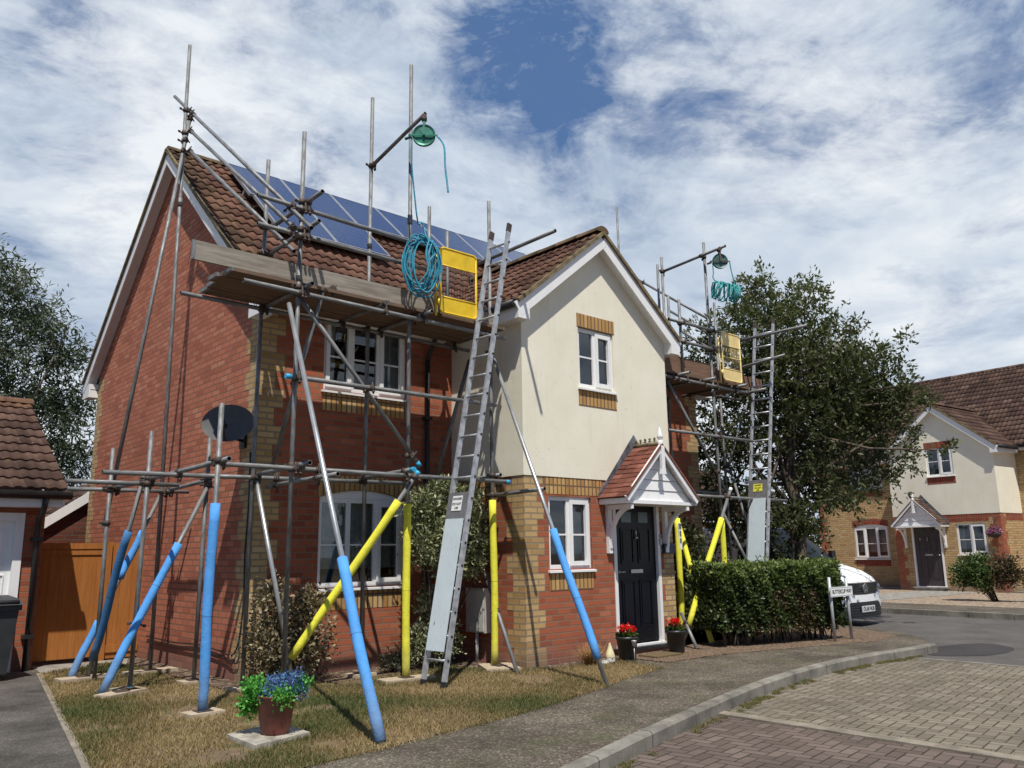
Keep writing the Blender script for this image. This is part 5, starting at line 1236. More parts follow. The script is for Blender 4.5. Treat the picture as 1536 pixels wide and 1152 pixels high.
# ------------------------------------------------------------------ van
V0=Vector((9.17,.12,-.118))
van=thing('van','white panel van parked in the side street behind the hedge, facing out','van',V0)
M['van_white']=simple('white_van_paint',(.82,.83,.82),.5,var=.03,scale=2); M['van_black']=simple('black_textured_bumper',(.018,.019,.021),.5,var=.3,scale=12,bump=.1); M['van_glass']=simple('dark_windscreen',(.03,.045,.042),.12,var=.2,spec=.3); M['van_glass'].node_tree.nodes['Principled BSDF'].inputs['IOR'].default_value=1.18; M['lamp']=simple('headlamp_glass',(.06,.065,.07),.1,.2,.3,20)
def vb(): return MB()
def sect(y,hw,zt,zs,ht,zb=.28):
    """half section: bottom, sill, waist, shoulder, roof edge, roof centre"""
    P=[(hw-.12,zb),(hw-.02,zb+.10),(hw,zb+.35),(hw-.012,zs*.55+zt*.0+.30),(hw-.03,zs),(ht+.02,zt-.06),(ht-.08,zt-.012),(ht*.5,zt),(0,zt+.008)]
    L=[(-x,z) for x,z in P]; return [Vector((x,y,z))+V0 for x,z in L+P[-2::-1]]
st=[sect(.05,.78,.82,.62,.70),sect(.14,.86,.94,.70,.74),sect(.35,.905,1.06,.86,.76),sect(.75,.92,1.18,.98,.78),sect(.98,.925,1.23,1.04,.80),sect(1.15,.925,1.34,1.08,.80),sect(1.75,.925,1.86,1.15,.74),sect(1.95,.925,1.96,1.2,.74),sect(2.4,.925,2.0,1.25,.75),sect(4.9,.925,2.0,1.25,.75),sect(5.05,.90,1.96,1.2,.72),sect(5.08,.80,1.7,1.0,.65)]
mb=vb()
for a,b in zip(st,st[1:]):
    for k in range(len(a)-1): mb.face([a[k],b[k],b[k+1],a[k+1]],0,None,True)
    mb.face([a[-1],b[-1],b[0],a[0]],0)
mb.face(st[0][::-1]); mb.face(st[-1])
body=mb.build('body',M['van_white'],van,weld=True)
def fc(x,off=0): return .02+.10*(abs(x)/.9)**2.2+.05*(abs(x)/.9)**6-off
def band(mb,x0,x1,z0,z1,off,mi=0,n=16,back=.12,tilt=0,zf=None):
    for i in range(n):
        a=x0+(x1-x0)*i/n;b=x0+(x1-x0)*(i+1)/n
        za0,za1=(zf(a) if zf else (z0,z1)); zb0,zb1=(zf(b) if zf else (z0,z1))
        q=[(a,fc(a,off),za0),(b,fc(b,off),zb0),(b,fc(b,off)+back,zb0),(a,fc(a,off)+back,za0),(a,fc(a,off)+tilt,za1),(b,fc(b,off)+tilt,zb1),(b,fc(b,off)+back,zb1),(a,fc(a,off)+back,za1)]
        mb.hexa([Vector(p)+V0 for p in q],mi)
mb=vb(); band(mb,-.9,.9,.18,.46,.05); 
for z in (.22,.27,.32,.37,.42): band(mb,-.62,.62,z,z+.018,.062)
band(mb,-.86,.86,.455,.475,.03)
mb.build('bumper',M['van_black'],van)
mb=vb(); band(mb,-.915,.915,.47,.62,.052,zf=lambda x:(.47 if abs(x)<.62 else .40 , .60+.035*(abs(x)/.9)**2)); mb.build('bumper_trim',M['van_white'],van)
mb=vb(); band(mb,-.56,.56,.605,.835,.025); 
for z in (.63,.68,.73,.78): band(mb,-.54,.54,z,z+.02,.04)
gr=mb.build('grille',M['van_black'],van)
mb=vb(); band(mb,-.60,.60,.825,.838,.045); mb.build('grille_trim',M['chrome'],gr)
for s in (-1,1):
    mb=vb(); a,b=(.565,.915) if s>0 else (-.915,-.565); band(mb,a,b,.64,.83,.034,n=6); h=mb.build('headlight',M['lamp'],van)
    mb=vb(); xa=s*.74; p=Vector((xa,fc(xa,.05),.74))+V0; mb.lathe(p,[(0,-.01),(.05,-.008),(.06,.02)],14,axis='y'); mb.build('lamp_lens',M['chrome'],h)
mb=vb(); c=Vector((0,-.035,.72))+V0; K=24
for k in range(K):
    a,b=2*math.pi*k/K,2*math.pi*(k+1)/K; f=lambda r,t,y:c+Vector((r*math.cos(t),y,r*math.sin(t)))
    mb.face([f(.095,a,0),f(.095,b,0),f(.082,b,-.006),f(.082,a,-.006)]); mb.face([f(.095,a,0),f(.095,b,0),f(.095,b,.03),f(.095,a,.03)])
V2=lambda x,z:c+Vector((x,-.004,z))
for p,q in (((-.045,.07),(-.0,.008)),((.045,.07),(0,.008)),((-.075,.03),(-.035,-.068)),((-.035,-.068),(0,.0)),((.075,.03),(.035,-.068)),((.035,-.068),(0,.0))): mb.bar(V2(*p),V2(*q),.014,.008,(0,1,0))
mb.build('emblem',M['chrome'],gr)
mb=vb(); mb.box(V0.x-.26,V0.y-.062,V0.z+.28,V0.x+.26,V0.y-.045,V0.z+.395); np_=mb.build('number_plate',simple('plate_white',(.62,.63,.62),.5),van)
text_obj('OL68 NUB',(V0.x,V0.y-.064,V0.z+.337),.105,M['ink'],np_,'plate_text',scale_x=.92)
mb=vb(); 
def wsp(x,t,off): # windscreen surface point
    y0,z0,y1,z1=1.0,1.235,1.80,1.91; w=.80-.07*t; 
    return Vector((x*w,y0+(y1-y0)*t-.04*(1-abs(x)**2)+0,z0+(z1-z0)*t))+V0+Vector((0,-.02,.022))*off
for i in range(10):
    for j in range(4):
        a,b=-1+i*.2,-1+(i+1)*.2; mb.face([wsp(a,j/4,1),wsp(b,j/4,1),wsp(b,(j+1)/4,1),wsp(a,(j+1)/4,1)],0,None,True)
ws=mb.build('windscreen',M['van_glass'],van)
mb=vb()
for x in (-.35,.25): mb.bar(wsp(x,.02,1.6),wsp(x+.38,.14,1.8),.012,.012,(0,0,1))
mb.build('wiper',M['van_black'],ws)
for s in (-1,1):
    mb=vb(); p=Vector((s*1.03,1.12,1.30))+V0; mb.hexa([p+Vector(q) for q in ((-.09,-.03,-.15),(.09,-.03,-.15),(.09,.07,-.15),(-.09,.07,-.15),(-.08,-.02,.15),(.08,-.02,.15),(.08,.06,.15),(-.08,.06,.15))]); mb.bar(p-Vector((s*.12,-.03,.08)),p-Vector((s*.02,-.03,.08)),.06,.05,(0,0,1)); mm=mb.build('wing_mirror',M['van_black'],van); bv=mm.modifiers.new('b','BEVEL'); bv.width=.03; bv.segments=3
    mb=vb(); y0,y1=1.35,2.25; x=s*.915; mb.face([Vector(q)+V0 for q in ((x,y0-.2,1.22),(x,y1,1.22),(x-s*.13,y1,1.75),(x-s*.13,y0+.3,1.75))]); mb.build('side_window',M['van_glass'],van)
    for yy in (.95,4.1):
        mb=vb(); c=Vector((s*.80,yy,.33))+V0; mb.tube(c-Vector((.11,0,0)),c+Vector((.11,0,0)),.33,24); ty=mb.build('wheel',M['van_black'],van); mb=vb(); mb.tube(c+Vector((s*.10,0,0)),c+Vector((s*.118,0,0)),.2,16); mb.build('rim',M['alu'],ty)
mb=vb(); mb.box(V0.x-.8,V0.y+.2,V0.z+.2,V0.x+.8,V0.y+4.9,V0.z+.3); mb.build('underbody',M['van_black'],van)

# ------------------------------------------------------------------ plants
def core(par,c,r,name='shaded_core'):
    mb=MB(); mb.lathe(c,[(0,-r[2]),(r[0]*.7,-r[2]*.7),(r[0],0),(r[0]*.7,r[2]*.7),(0,r[2])],10); return mb.build(name,M['dark_leafcore'],par)
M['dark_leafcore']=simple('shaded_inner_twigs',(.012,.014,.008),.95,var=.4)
# big tree to the right
t=thing('broadleaf_tree','large dark leafed tree growing behind the hedge, right of the scaffold','tree',(7.3,.35,0))
E1=Vector((.744,-.668,0)); E2=Vector((.668,.744,0)); O=Vector((7.6,.6,0))
bl=[(-1.25,5.5,.62),(-1.15,4.5,.75),(-1.0,3.4,.7),(-1.15,2.3,.6),(-.35,6.55,.5),(.35,6.25,.55),(-.2,5.7,.75),(.25,5.1,.85),(-.1,3.9,.9),(.3,2.8,.8),(1.05,5.75,.5),(1.3,4.7,.85),(1.1,3.5,.9),(1.75,5.55,.42),(2.1,4.7,.6),(2.2,3.8,.7),(1.8,2.8,.6),(.9,2.3,.5),(2.45,3.0,.4),(-1.6,4.9,.35),(-1.5,3.6,.4),(2.55,4.35,.45),(2.3,4.2,.6),(1.9,4.2,.7),(2.0,5.2,.5),(2.3,3.2,.5),(1.4,5.2,.6),(2.45,5.0,.4),(-.9,6.1,.4),(1.5,2.3,.35),(.6,6.6,.4),(.9,6.2,.4),(-1.3,1.7,.5),(-.7,1.75,.5),(-.1,1.8,.5),(.4,1.8,.45),(-1.6,2.6,.4),(-.4,4.8,.8),(.8,4.2,.8),(1.7,4.0,.7),(2.7,3.7,.35),(2.3,5.2,.35),(-.6,2.2,.5)]
blobs=[]; rr=random.Random(12)
for s,z,r in bl:
    for d in (-.75,0,.7):
        if r<.45 and d: continue
        c=O+E1*(s+rr.uniform(-.15,.15))+E2*(d+rr.uniform(-.2,.2)+.3+(.9 if s>1.5 else (.3 if s>1 else 0))); blobs.append(((c.x,c.y,z+rr.uniform(-.15,.15)),(r*rr.uniform(.8,1.05),)*2+(r*rr.uniform(.75,.95),)))
for k in range(46): # loose sprays beyond the outline
    s,z,r=rr.choice(bl); a=rr.uniform(0,6.28); c=O+E1*(s+math.cos(a)*r*1.15)+E2*rr.uniform(-.6,.8); blobs.append(((c.x,c.y,z+math.sin(a)*r*1.1),(.22,.22,.2)))
mb=MB(); limbs(mb,(7.3,.35,-.05),(7.75,.7,5.6),.14,[b[0] for b in blobs[::3]],3); mb.build('trunk',M['bark'],t)
P,D=blob_points(blobs,64000,5,shell=.85,clump=.04,nc=9)
keep=~((P[:,0]>7.75)&(P[:,2]<2.1)&(P[:,1]>-.6)); gk=np.random.default_rng(1); xs_=P[:,0]+.3*(P[:,2]-1.1); ys_=P[:,1]+.46*(P[:,2]-1.1); keep&=~((xs_>8.75)&(xs_<10.3)&(ys_>0)&(ys_<1.15)&(gk.random(len(P))<.93)); P=P[keep];D=D[keep]
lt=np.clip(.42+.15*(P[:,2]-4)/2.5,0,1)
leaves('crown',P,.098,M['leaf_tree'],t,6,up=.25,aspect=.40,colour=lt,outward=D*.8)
# tree behind on the left
t=thing('eucalyptus_tree','tall grey green tree with drooping foliage rising behind the garage','tree',(-4.2,14.5,0))
bl=[(-2.4,5.2,.9),(-2.2,6.3,.8),(-2.9,7.3,.8),(-3.6,7.9,.8),(-4.4,8.3,.8),(-3.4,6.2,1.),(-4.3,7.0,1.),(-3.2,4.9,1.),(-4.3,5.6,1.),(-5.3,6.5,1.),(-5.4,7.6,.9),(-2.1,4.2,.7),(-2.9,3.9,.7),(-1.8,5.0,.6),(-2.6,6.9,.5),(-3.9,4.4,.9),(-5.2,5.1,.9),(-6.4,7.0,1.1),(-6.6,5.5,1.),(-1.5,3.6,.5),(-2.3,3.0,.6),(-6.0,8.2,.8),(-1.6,2.6,.5),(-3.0,2.8,.6)]
blobs=[]; rr=random.Random(2)
for x,z,r in bl:
    for d in (0,.9): blobs.append(((x+rr.uniform(-.15,.15),14+d+rr.uniform(-.3,.3),z),(r*.9,r*.9,r*.75)))
for k in range(30):
    x,z,r=rr.choice(bl); a=rr.uniform(-1,3.6); blobs.append(((x+math.cos(a)*r,14+rr.uniform(-.4,1),z+math.sin(a)*r),(.28,.28,.25)))
mb=MB(); limbs(mb,(-4.2,14.5,0),(-3.9,14.5,7),.2,[b[0] for b in blobs[::3]],5); mb.build('trunk',M['bark_grey'],t)
P,D=blob_points(blobs,36000,8,shell=.8,clump=.10,nc=8); leaves('crown',P,.17,M['leaf_euc'],t,9,up=-.5,aspect=.22,colour=np.clip(.35+.1*(P[:,2]-5)/2,0,1),outward=D*.6)
# trees far behind the right wing, seen under the scaffold
t=thing('garden_tree','dark tree seen between the red house and the side street','tree',(9.5,11,0))
mb=MB(); limbs(mb,(9.5,11,0),(9.6,11,3.5),.13,[(9,11,3.5),(10.5,11,3.2),(8.5,11.3,2.8),(9.8,10.6,4.2)],5); mb.build('trunk',M['bark'],t)
P,D=blob_points([((9.5,11,3.4),(1.2,1,1.1)),((8.6,11,2.8),(.9,.8,.8)),((10.6,11,2.9),(.9,.8,.9)),((9.8,10.8,4.3),(.7,.7,.6))],7000,4,clump=.14); leaves('crown',P,.16,M['leaf_tree'],t,3,aspect=.45,outward=D)
# brick garage of the neighbours seen under the tree
g=thing('neighbour_garage','distant brown brick garage with tiled roof glimpsed behind the tree','garage',(19,10.5,0))
mb=MB(); wall(mb,'y',9.5,14,21.3,-.2,2.6,[]); wall(mb,'x',14,9.5,14.5,-.2,2.6,[],flip=True); mb.build('wall',M['brick_side'],g)
mb=MB(); mb.face([(14,9.5,2.5),(14,14.5,2.5),(14,12,4.3)]); mb.build('gable_wall',M['brick_side'],g)
mb=MB(); Vv=Vector((0,2.75,2.0)); tiles(mb,(13.8,9.25,2.5),(1,0,0),Vv,7.6,Vv.length,seg=3); Vv=Vector((0,-2.75,2.0)); tiles(mb,(21.4,14.75,2.5),(-1,0,0),Vv,7.6,Vv.length,seg=2); mb.build('roof',M['tile_brown'],g)
mb=MB(); mb.box(13.9,9.27,2.32,21.4,9.3,2.5); mb.build('fascia',M['white'],g)

# hedge
h=thing('hedge','dense clipped evergreen hedge with bare brown stems at its foot','hedge',(4.2,-.6,0))
p0=Vector((3.30,-.54,0));p1=Vector((5.66,-1.22,0)); hd=(p1-p0).normalized(); hn=Vector((-hd.y,hd.x,0)); HL=(p1-p0).length
g=np.random.default_rng(3); N=36000
u=g.random(N)*HL; side=g.random(N); z=np.where(side<.58,.16+1.0*g.random(N)**.8,1.12); dd=np.where(side<.58,0.,np.where(side<.9,g.random(N)*.68,.68)); z=np.where(side>=.9,.2+.95*g.random(N),z)
e=g.random(N)<.08; u=np.where(e,0,u); dd=np.where(e,g.random(N)*.68,dd); z=np.where(e,.2+.95*g.random(N),z); e2=(g.random(N)<.07)&~e; u=np.where(e2,HL,u); dd=np.where(e2,g.random(N)*.68,dd); z=np.where(e2,.15+1.0*g.random(N),z)
bump=.045*np.sin(u*4.1+z*3)+.04*np.sin(u*9.3-z*5+1)+.03*np.sin(u*17+z*11)
inset=(g.random(N)**1.6)*.16
edge=np.clip((z-.98)/.17,0,1)**2*.09
topbump=.03*np.sin(u*5.5+dd*4)+.02*np.sin(u*13+2)
zz=z+np.where(z>=1.1,topbump-inset*.45,0)+g.normal(0,.012,N)
off=np.where(dd<=0,-.0+bump*.9+inset+edge,np.where(dd>=.68,dd-bump-inset,dd))
thin=(z<.42)&(g.random(N)<(.42-z)/.26*.85); k=~thin
uu=u+np.where(u<=0,bump+inset,0)-np.where(u>=HL,inset,0)
PP=np.stack([p0.x+hd.x*uu+hn.x*off,p0.y+hd.y*uu+hn.y*off,zz],1)[k]; kd=dd[k]; kz=zz[k]
out=np.zeros_like(PP); out[:]=np.where(kd[:,None]<=0,-np.array(hn)[None,:],np.where(kd[:,None]>=.68,np.array(hn)[None,:],np.array([0,0,1.])[None,:]))
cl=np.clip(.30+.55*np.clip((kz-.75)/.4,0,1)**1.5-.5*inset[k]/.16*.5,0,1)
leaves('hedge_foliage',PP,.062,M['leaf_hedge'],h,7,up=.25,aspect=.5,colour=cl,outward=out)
ss=[]
for i in range(46):
    u0=g.random()*HL; o0=g.random()*.6; base=p0+hd*u0+hn*o0; hh=1.12+g.random()*.02; L_=.05+.10*g.random(); lx,ly=g.normal(0,.03,2)
    for k in range(9): f=k/8; ss.append((base.x+lx*f,base.y+ly*f,hh+L_*f))
leaves('stray_shoots',np.array(ss),.05,M['leaf_hedge'],h,17,up=.5,aspect=.45,colour=np.full(len(ss),.72))
Nr=4200; ur=.55+1.75*g.random(Nr); zr=.15+.62*g.random(Nr)**.9; PR=np.stack([p0.x+hd.x*ur+hn.x*(-.0+.1*g.random(Nr)),p0.y+hd.y*ur+hn.y*(.1*g.random(Nr)-.02),zr],1); leaves('browned_leaves',PR,.05,M['leaf_hedge_red'],h,8,outward=np.tile(-np.array(hn),(Nr,1)))
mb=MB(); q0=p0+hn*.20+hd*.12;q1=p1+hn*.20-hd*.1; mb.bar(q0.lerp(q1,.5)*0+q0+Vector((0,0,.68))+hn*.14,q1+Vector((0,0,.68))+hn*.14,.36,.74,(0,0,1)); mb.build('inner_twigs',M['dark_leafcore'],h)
mb=MB(); rr=random.Random(4)
for i in range(60):
    s=rr.uniform(.03,HL-.03); o_=rr.uniform(.08,.5); b=p0+hd*s+hn*o_
    mb.path([b+Vector((0,0,-.02)),b+Vector((rr.uniform(-.05,.05),rr.uniform(-.05,.05),.2)),b+Vector((rr.uniform(-.12,.12),rr.uniform(-.1,.1),.48))],[rr.uniform(.009,.02),.01,.006],6)
mb.build('stem',M['bark'],h)
# shrub by the left corner
def shrub(label,cat,base,blobs,n,size,mat,seed,stems,name='shrub',aspect=.5,colour=None,gold=None,clump=.05,bark='bark'):
    t=thing(name,label,cat,base); mb=MB(); r_=random.Random(seed)
    for k in range(stems):
        b=Vector(base)+Vector((r_.uniform(-.08,.08),r_.uniform(-.08,.08),0)); q=Vector(r_.choice(blobs)[0])+Vector((r_.uniform(-.1,.1),)*2+(r_.uniform(-.1,.2),)); mb.path([b,b.lerp(q,.35)+Vector((0,0,.05)),b.lerp(q,.7),q],[.012,.009,.007,.003],6)
    mb.build('stem',M[bark],t); P,D=blob_points(blobs,n,seed,shell=.7,clump=clump,nc=7); leaves('foliage',P,size,mat,t,seed,aspect=aspect,outward=D,colour=colour); return t
shrub('mottled brown leafed shrub growing at the left corner of the house, behind the flower pot','shrub',(-2.7,1.0,0),[((-2.75,1.0,.75),(.33,.25,.33)),((-2.45,1.05,.55),(.33,.25,.35)),((-2.95,.95,.45),(.25,.25,.3)),((-2.6,.95,.3),(.4,.3,.22)),((-2.35,1.1,.85),(.16,.15,.2)),((-2.85,1.0,1.0),(.12,.12,.14))],6500,.048,M['leaf_brown'],11,26)
shrub('tall variegated cream and green bush between the windows and the bay','bush',(-.75,.85,0),[((-.68,.74,1.86),(.46,.32,.40)),((-.98,.74,1.55),(.30,.28,.34)),((-.38,.72,1.6),(.34,.28,.34)),((-.28,.70,1.95),(.24,.25,.28)),((-1.0,.78,1.95),(.24,.25,.24)),((-.55,.7,1.3),(.4,.28,.22)),((-.14,.72,1.40),(.16,.18,.24)),((-.7,.78,2.18),(.26,.22,.16)),((-.75,.95,.75),(.2,.15,.25)),((-.85,.9,.3),(.3,.2,.25)),((-.55,.95,.35),(.22,.2,.25))],17000,.055,M['leaf_varieg'],13,18,aspect=.42,clump=.03)
shrub('low grey green rosemary like plant at the foot of the wall','plant',(-1.25,.95,0),[((-1.25,.95,.12),(.2,.12,.12))],700,.06,M['leaf_euc'],14,6,name='small_plant',aspect=.15)
shrub('dark climbing shrub against the right wing beside the yellow sleeve','shrub',(4.9,1.2,0),[((4.7,1.1,1.0),(.35,.25,.4)),((4.95,1.15,1.5),(.3,.22,.35)),((4.5,1.1,1.8),(.18,.15,.25)),((4.6,1.0,.45),(.4,.3,.35)),((5.3,1.1,.9),(.35,.25,.5))],7000,.07,M['leaf_tree'],15,12)
tw=thing('twiggy_plant','round golden brown clump of dry twigs by the bay wall','plant',(.72,-.38,0)); mb=MB(); rr=random.Random(6)
for i in range(170):
    a=rr.uniform(0,6.28); r=rr.uniform(.02,.22); b=Vector((.72+.3*r*math.cos(a),-.38+.3*r*math.sin(a),.0)); q=Vector((.72+r*1.2*math.cos(a),-.38+r*math.sin(a),rr.uniform(.13,.27))); mb.path([b,b.lerp(q,.5)+Vector((rr.uniform(-.03,.03),rr.uniform(-.03,.03),.02)),q],[.003,.0025,.002],4)
mb.build('twigs',M['twig_gold'],tw)
# front pot with fake flowers
fp=thing('flower_pot','reddish brown plastic flower pot full of bright green and blue plants on a plank slab','flower pot',(-4.02,-1.47,.05))
mb=MB(); mb.lathe((-4.02,-1.47,.045),[(0,.0),(.098,.0),(.102,.01),(.112,.035),(.15,.27),(.162,.275),(.162,.29),(.145,.29),(.14,.25),(0,.25)],32); mb.build('pot',simple('reddish_brown_plastic',(.17,.045,.03),.5,var=.25,scale=7,bump=.1,c2=(.10,.028,.02)),fp)
def ball(par,name,bl,n,size,mat,seed,asp=.7): P,D=blob_points(bl,n,seed,shell=.6,clump=.02,nc=6); return leaves(name,P,size,mat,par,seed,aspect=asp,outward=D)
pc=Vector((-4.02,-1.47,.045)); rgt=Vector((.745,-.667,0))
def pb(s,z,r,d=0): q=pc+rgt*s+Vector((-.667,-.745,0))*d; return ((q.x,q.y,.045+z),(r,r,r*.85))
ball(fp,'green_foliage',[pb(-.17,.33,.085),pb(-.2,.24,.075),pb(-.1,.30,.07,.06),pb(.08,.28,.07,.1),pb(.2,.36,.05),pb(-.22,.17,.05)],2600,.026,M['leaf_green'],2)
ball(fp,'blue_flowers',[pb(.0,.35,.085),pb(.12,.37,.09),pb(.17,.31,.07),pb(-.02,.29,.07,.08),pb(-.08,.33,.05)],2300,.022,M['leaf_blue'],3,.5)
mb=MB(); mb.hexa([(-4.30,-1.22,.0),(-4.31,-1.74,.0),(-3.80,-1.62,.0),(-3.79,-1.05,.0),(-4.30,-1.22,.042),(-4.31,-1.74,.042),(-3.80,-1.62,.042),(-3.79,-1.05,.042)]); tag(mb.build('plank_slab',M['slab'],None,(-4.05,-1.4,0)),'weathered pale slab with plank grain under the flower pot','slab')
def black_pot(c,label,dx):
    p=thing('plant_pot',label,'plant pot',c); mb=MB(); x,y,z=c
    mb.lathe(c,[(0,0),(.10,0),(.105,.01),(.135,.27),(.145,.275),(.147,.31),(.135,.31),(.13,.27),(0,.26)],28); mb.build('pot',M['black_plastic'],p)
    mb=MB()
    for k in range(14):
        a=k*2.4; q=Vector((x+dx*.3+.07*math.cos(a),y+.07*math.sin(a),z+.40+.04*math.sin(k*5))); mb.path([(x,y,z+.27),tuple(Vector((x,y,z+.3)).lerp(q,.6)),tuple(q)],.004,5)
    mb.build('stem',M['leaf_shrub'],p)
    ball(p,'leaves',[((x,y,z+.32),(.09,.09,.05))],260,.05,M['leaf_shrub'],5,.8); return p
c=(1.33,-.47,.0); p=black_pot(c,'black bucket shaped plant pot with red flowers, left of the door step',-.0); ball(p,'red_flowers',[((1.26,-.47,.40),(.04,.04,.03)),((1.36,-.50,.395),(.05,.04,.03)),((1.43,-.47,.375),(.04,.04,.025)),((1.31,-.45,.41),(.03,.03,.02))],420,.028,M['petal_red'],6,.9)
c=(2.42,-.42,.0); p=black_pot(c,'black bucket shaped plant pot with red flowers, right of the door mat',.0); ball(p,'red_flowers',[((2.38,-.42,.42),(.045,.045,.035)),((2.44,-.40,.43),(.04,.04,.03)),((2.41,-.44,.39),(.04,.04,.03))],280,.028,M['petal_red'],7,.9)
for q_ in (1,): pass
mb=MB(); mb.box(1.75,-.62,.013,2.3,-.30,.03); tag(mb.build('door_mat',simple('coir_mat',(.16,.11,.05),.95,var=.2,scale=60,bump=.6),None,(2.0,-.45,.01)),'worn brown coir mat in front of the door step','door mat')
gn=thing('garden_gnome','small cream garden gnome with a tall pointed hat beside the left pot','garden gnome',(1.02,-.45,0))
mb=MB(); mb.lathe((1.02,-.45,.005),[(0,0),(.055,0),(.062,.03),(.058,.07),(.045,.1),(.03,.115),(0,.12)],14); mb.build('body',simple('white_stoneware',(.62,.60,.55),.7),gn)
mb=MB(); mb.lathe((1.02,-.45,.08),[(.062,0),(.06,.02),(.05,.05),(.047,.055),(.036,.09),(.033,.095),(.02,.14),(.008,.17),(0,.175)],14); mb.build('hat',simple('cream_hat',(.68,.62,.36),.7),gn)
mb=MB(); mb.lathe((1.0,-.508,.075),[(0,-.012),(.012,0),(0,.012)],8); mb.build('nose',simple('pale_nose',(.55,.4,.3),.7),gn)
mb=MB(); mb.lathe((.90,-.46,.0),[(0,0),(.06,.0),(.055,.03),(.03,.05),(0,.055)],9); tag(mb.build('white_stone',simple('white_pebble',(.5,.48,.44),.8,var=.2,bump=.3),None,(.9,-.46,0)),'pale rounded stone lying beside the gnome','stone')
sl=thing('solar_light','small solar garden light on a stake in front of the left pot','garden light',(1.22,-.68,0)); mb=MB(); mb.tube((1.22,-.68,0),(1.22,-.68,.2),.006,6); mb.build('stake',M['alu'],sl); mb=MB(); mb.lathe((1.22,-.68,.2),[(0,0),(.02,.01),(.032,.07),(.036,.08),(0,.085)],12); mb.build('lamp_head',M['alu'],sl)

# far garden: shrubs, basket, low hedge of leaves
def farp(s,n,z=0): p=dirv(FK,s,n); return (p[0],p[1],z)
bs=(16.6,.30,-.01)
t=shrub('wide many stemmed shrub with a green and a reddish half in the gravel garden','shrub',bs,[((16.6,.78,.78),(.42,.40,.34)),((16.55,1.0,.6),(.3,.3,.25)),((16.6,.5,.55),(.3,.3,.28)),((16.7,.6,1.0),(.2,.22,.16))],4200,.08,M['leaf_shrub'],51,20)
P,D=blob_points([((16.6,-.02,.85),(.33,.34,.33)),((16.65,-.2,.6),(.25,.25,.25)),((16.5,.12,.55),(.2,.2,.2))],2300,52,shell=.8,clump=.05,nc=7); leaves('reddish_foliage',P,.075,M['leaf_hedge_red'],t,53,outward=D)
c=farp(-.45,4.3); shrub('dark green bush at the right edge of the gravel garden','shrub',c,[((c[0],c[1],.7),(.35,.35,.35)),((c[0],c[1]-.4,.5),(.35,.35,.35))],2600,.085,M['leaf_shrub'],47,10)
def h2w(x,y,z): a=R(-95.6); return (21.3+x*math.cos(a)-y*math.sin(a),4.2+x*math.sin(a)+y*math.cos(a),z+.02)
b=h2w(2.72,-.22,1.75); hb=thing('hanging_basket','hanging basket of pink flowers on the red quoins of the far house','hanging basket',b)
mb=MB(); mb.lathe(b,[(0,-.17),(.08,-.15),(.15,-.08),(.18,0),(0,0)],16); mb.build('basket',simple('dark_basket',(.05,.035,.03),.8),hb)
ball(hb,'pink_flowers',[((b[0],b[1],b[2]+.05),(.2,.2,.1)),((b[0],b[1]+.12,b[2]),(.12,.12,.1))],900,.045,M['petal_pink'],8,.8)
mb=MB(); tp=h2w(2.72,-.22,2.2); wl=h2w(2.72,-.0,2.2)
for k in range(3): a=k*2.09; mb.tube((b[0]+.16*math.cos(a),b[1]+.16*math.sin(a),b[2]),tp,.005,5)
mb.tube(wl,tp,.01,6); mb.build('chain_bracket',M['black_plastic'],hb)

# low distant skyline so that the horizon is never bare
for (x,y,w,h,lab,sd) in ((-20,45,9,5.5,'distant line of dark trees behind the garage',31),(33,19,8,5.0,'distant row of trees beyond the side street',32)):
    t=thing('distant_tree',lab,'tree',(x,y,0)); rr=random.Random(sd); bl=[((x+rr.uniform(-w,w),y+rr.uniform(-1,1),rr.uniform(1.2,h*.72)),(rr.uniform(1.2,2.2),1.5,rr.uniform(1.,1.8))) for k in range(22)]
    mb=MB(); limbs(mb,(x,y,0),(x,y,h*.7),.2,[q[0] for q in bl[::4]],2); mb.build('trunk',M['bark'],t)
    P,D=blob_points(bl,9000,sd,clump=.25); leaves('crown',P,.4,M['leaf_tree'],t,sd,aspect=.6,outward=D)

# ------------------------------------------------------------------ sky, sun, camera
W=bpy.data.worlds.new('World'); SC.world=W; W.use_nodes=True; nt=W.node_tree; nt.nodes.clear()
class WN(NT):
    def __init__(s): s.t=nt
w=WN(); out=w.n('ShaderNodeOutputWorld'); bg=w.n('ShaderNodeBackground'); w.l(bg.outputs[0],out.inputs[0])
sky=w.n('ShaderNodeTexSky',sky_type='NISHITA',sun_disc=False)
SUNV=Vector((-.30,-.46,1.0)).normalized()
sky.sun_elevation=math.asin(SUNV.z); sky.sun_rotation=math.atan2(SUNV.x,SUNV.y); sky.air_density=1.; sky.dust_density=.6; sky.ozone_density=2.0
tc=w.n('ShaderNodeTexCoord').outputs['Generated']
sp=w.n('ShaderNodeSeparateXYZ'); w.l(tc,sp.inputs[0]); zc=w.math('MAXIMUM',w.math('ADD',sp.outputs[2],.12),.05)
cb=w.n('ShaderNodeCombineXYZ'); w.l(w.math('DIVIDE',sp.outputs[0],zc),cb.inputs[0]); w.l(w.math('DIVIDE',sp.outputs[1],zc),cb.inputs[1]); dom=cb.outputs[0]
n1=w.noise(w.mapping(dom,(1,1.25,1),(0,0,.6),(2.3,1.1,0)),1.7,9,.62,.55)
n2=w.noise(w.mapping(dom,(1,1,1),(0,0,.2),(5.1,3.1,0)),6.5,8,.66,.3)
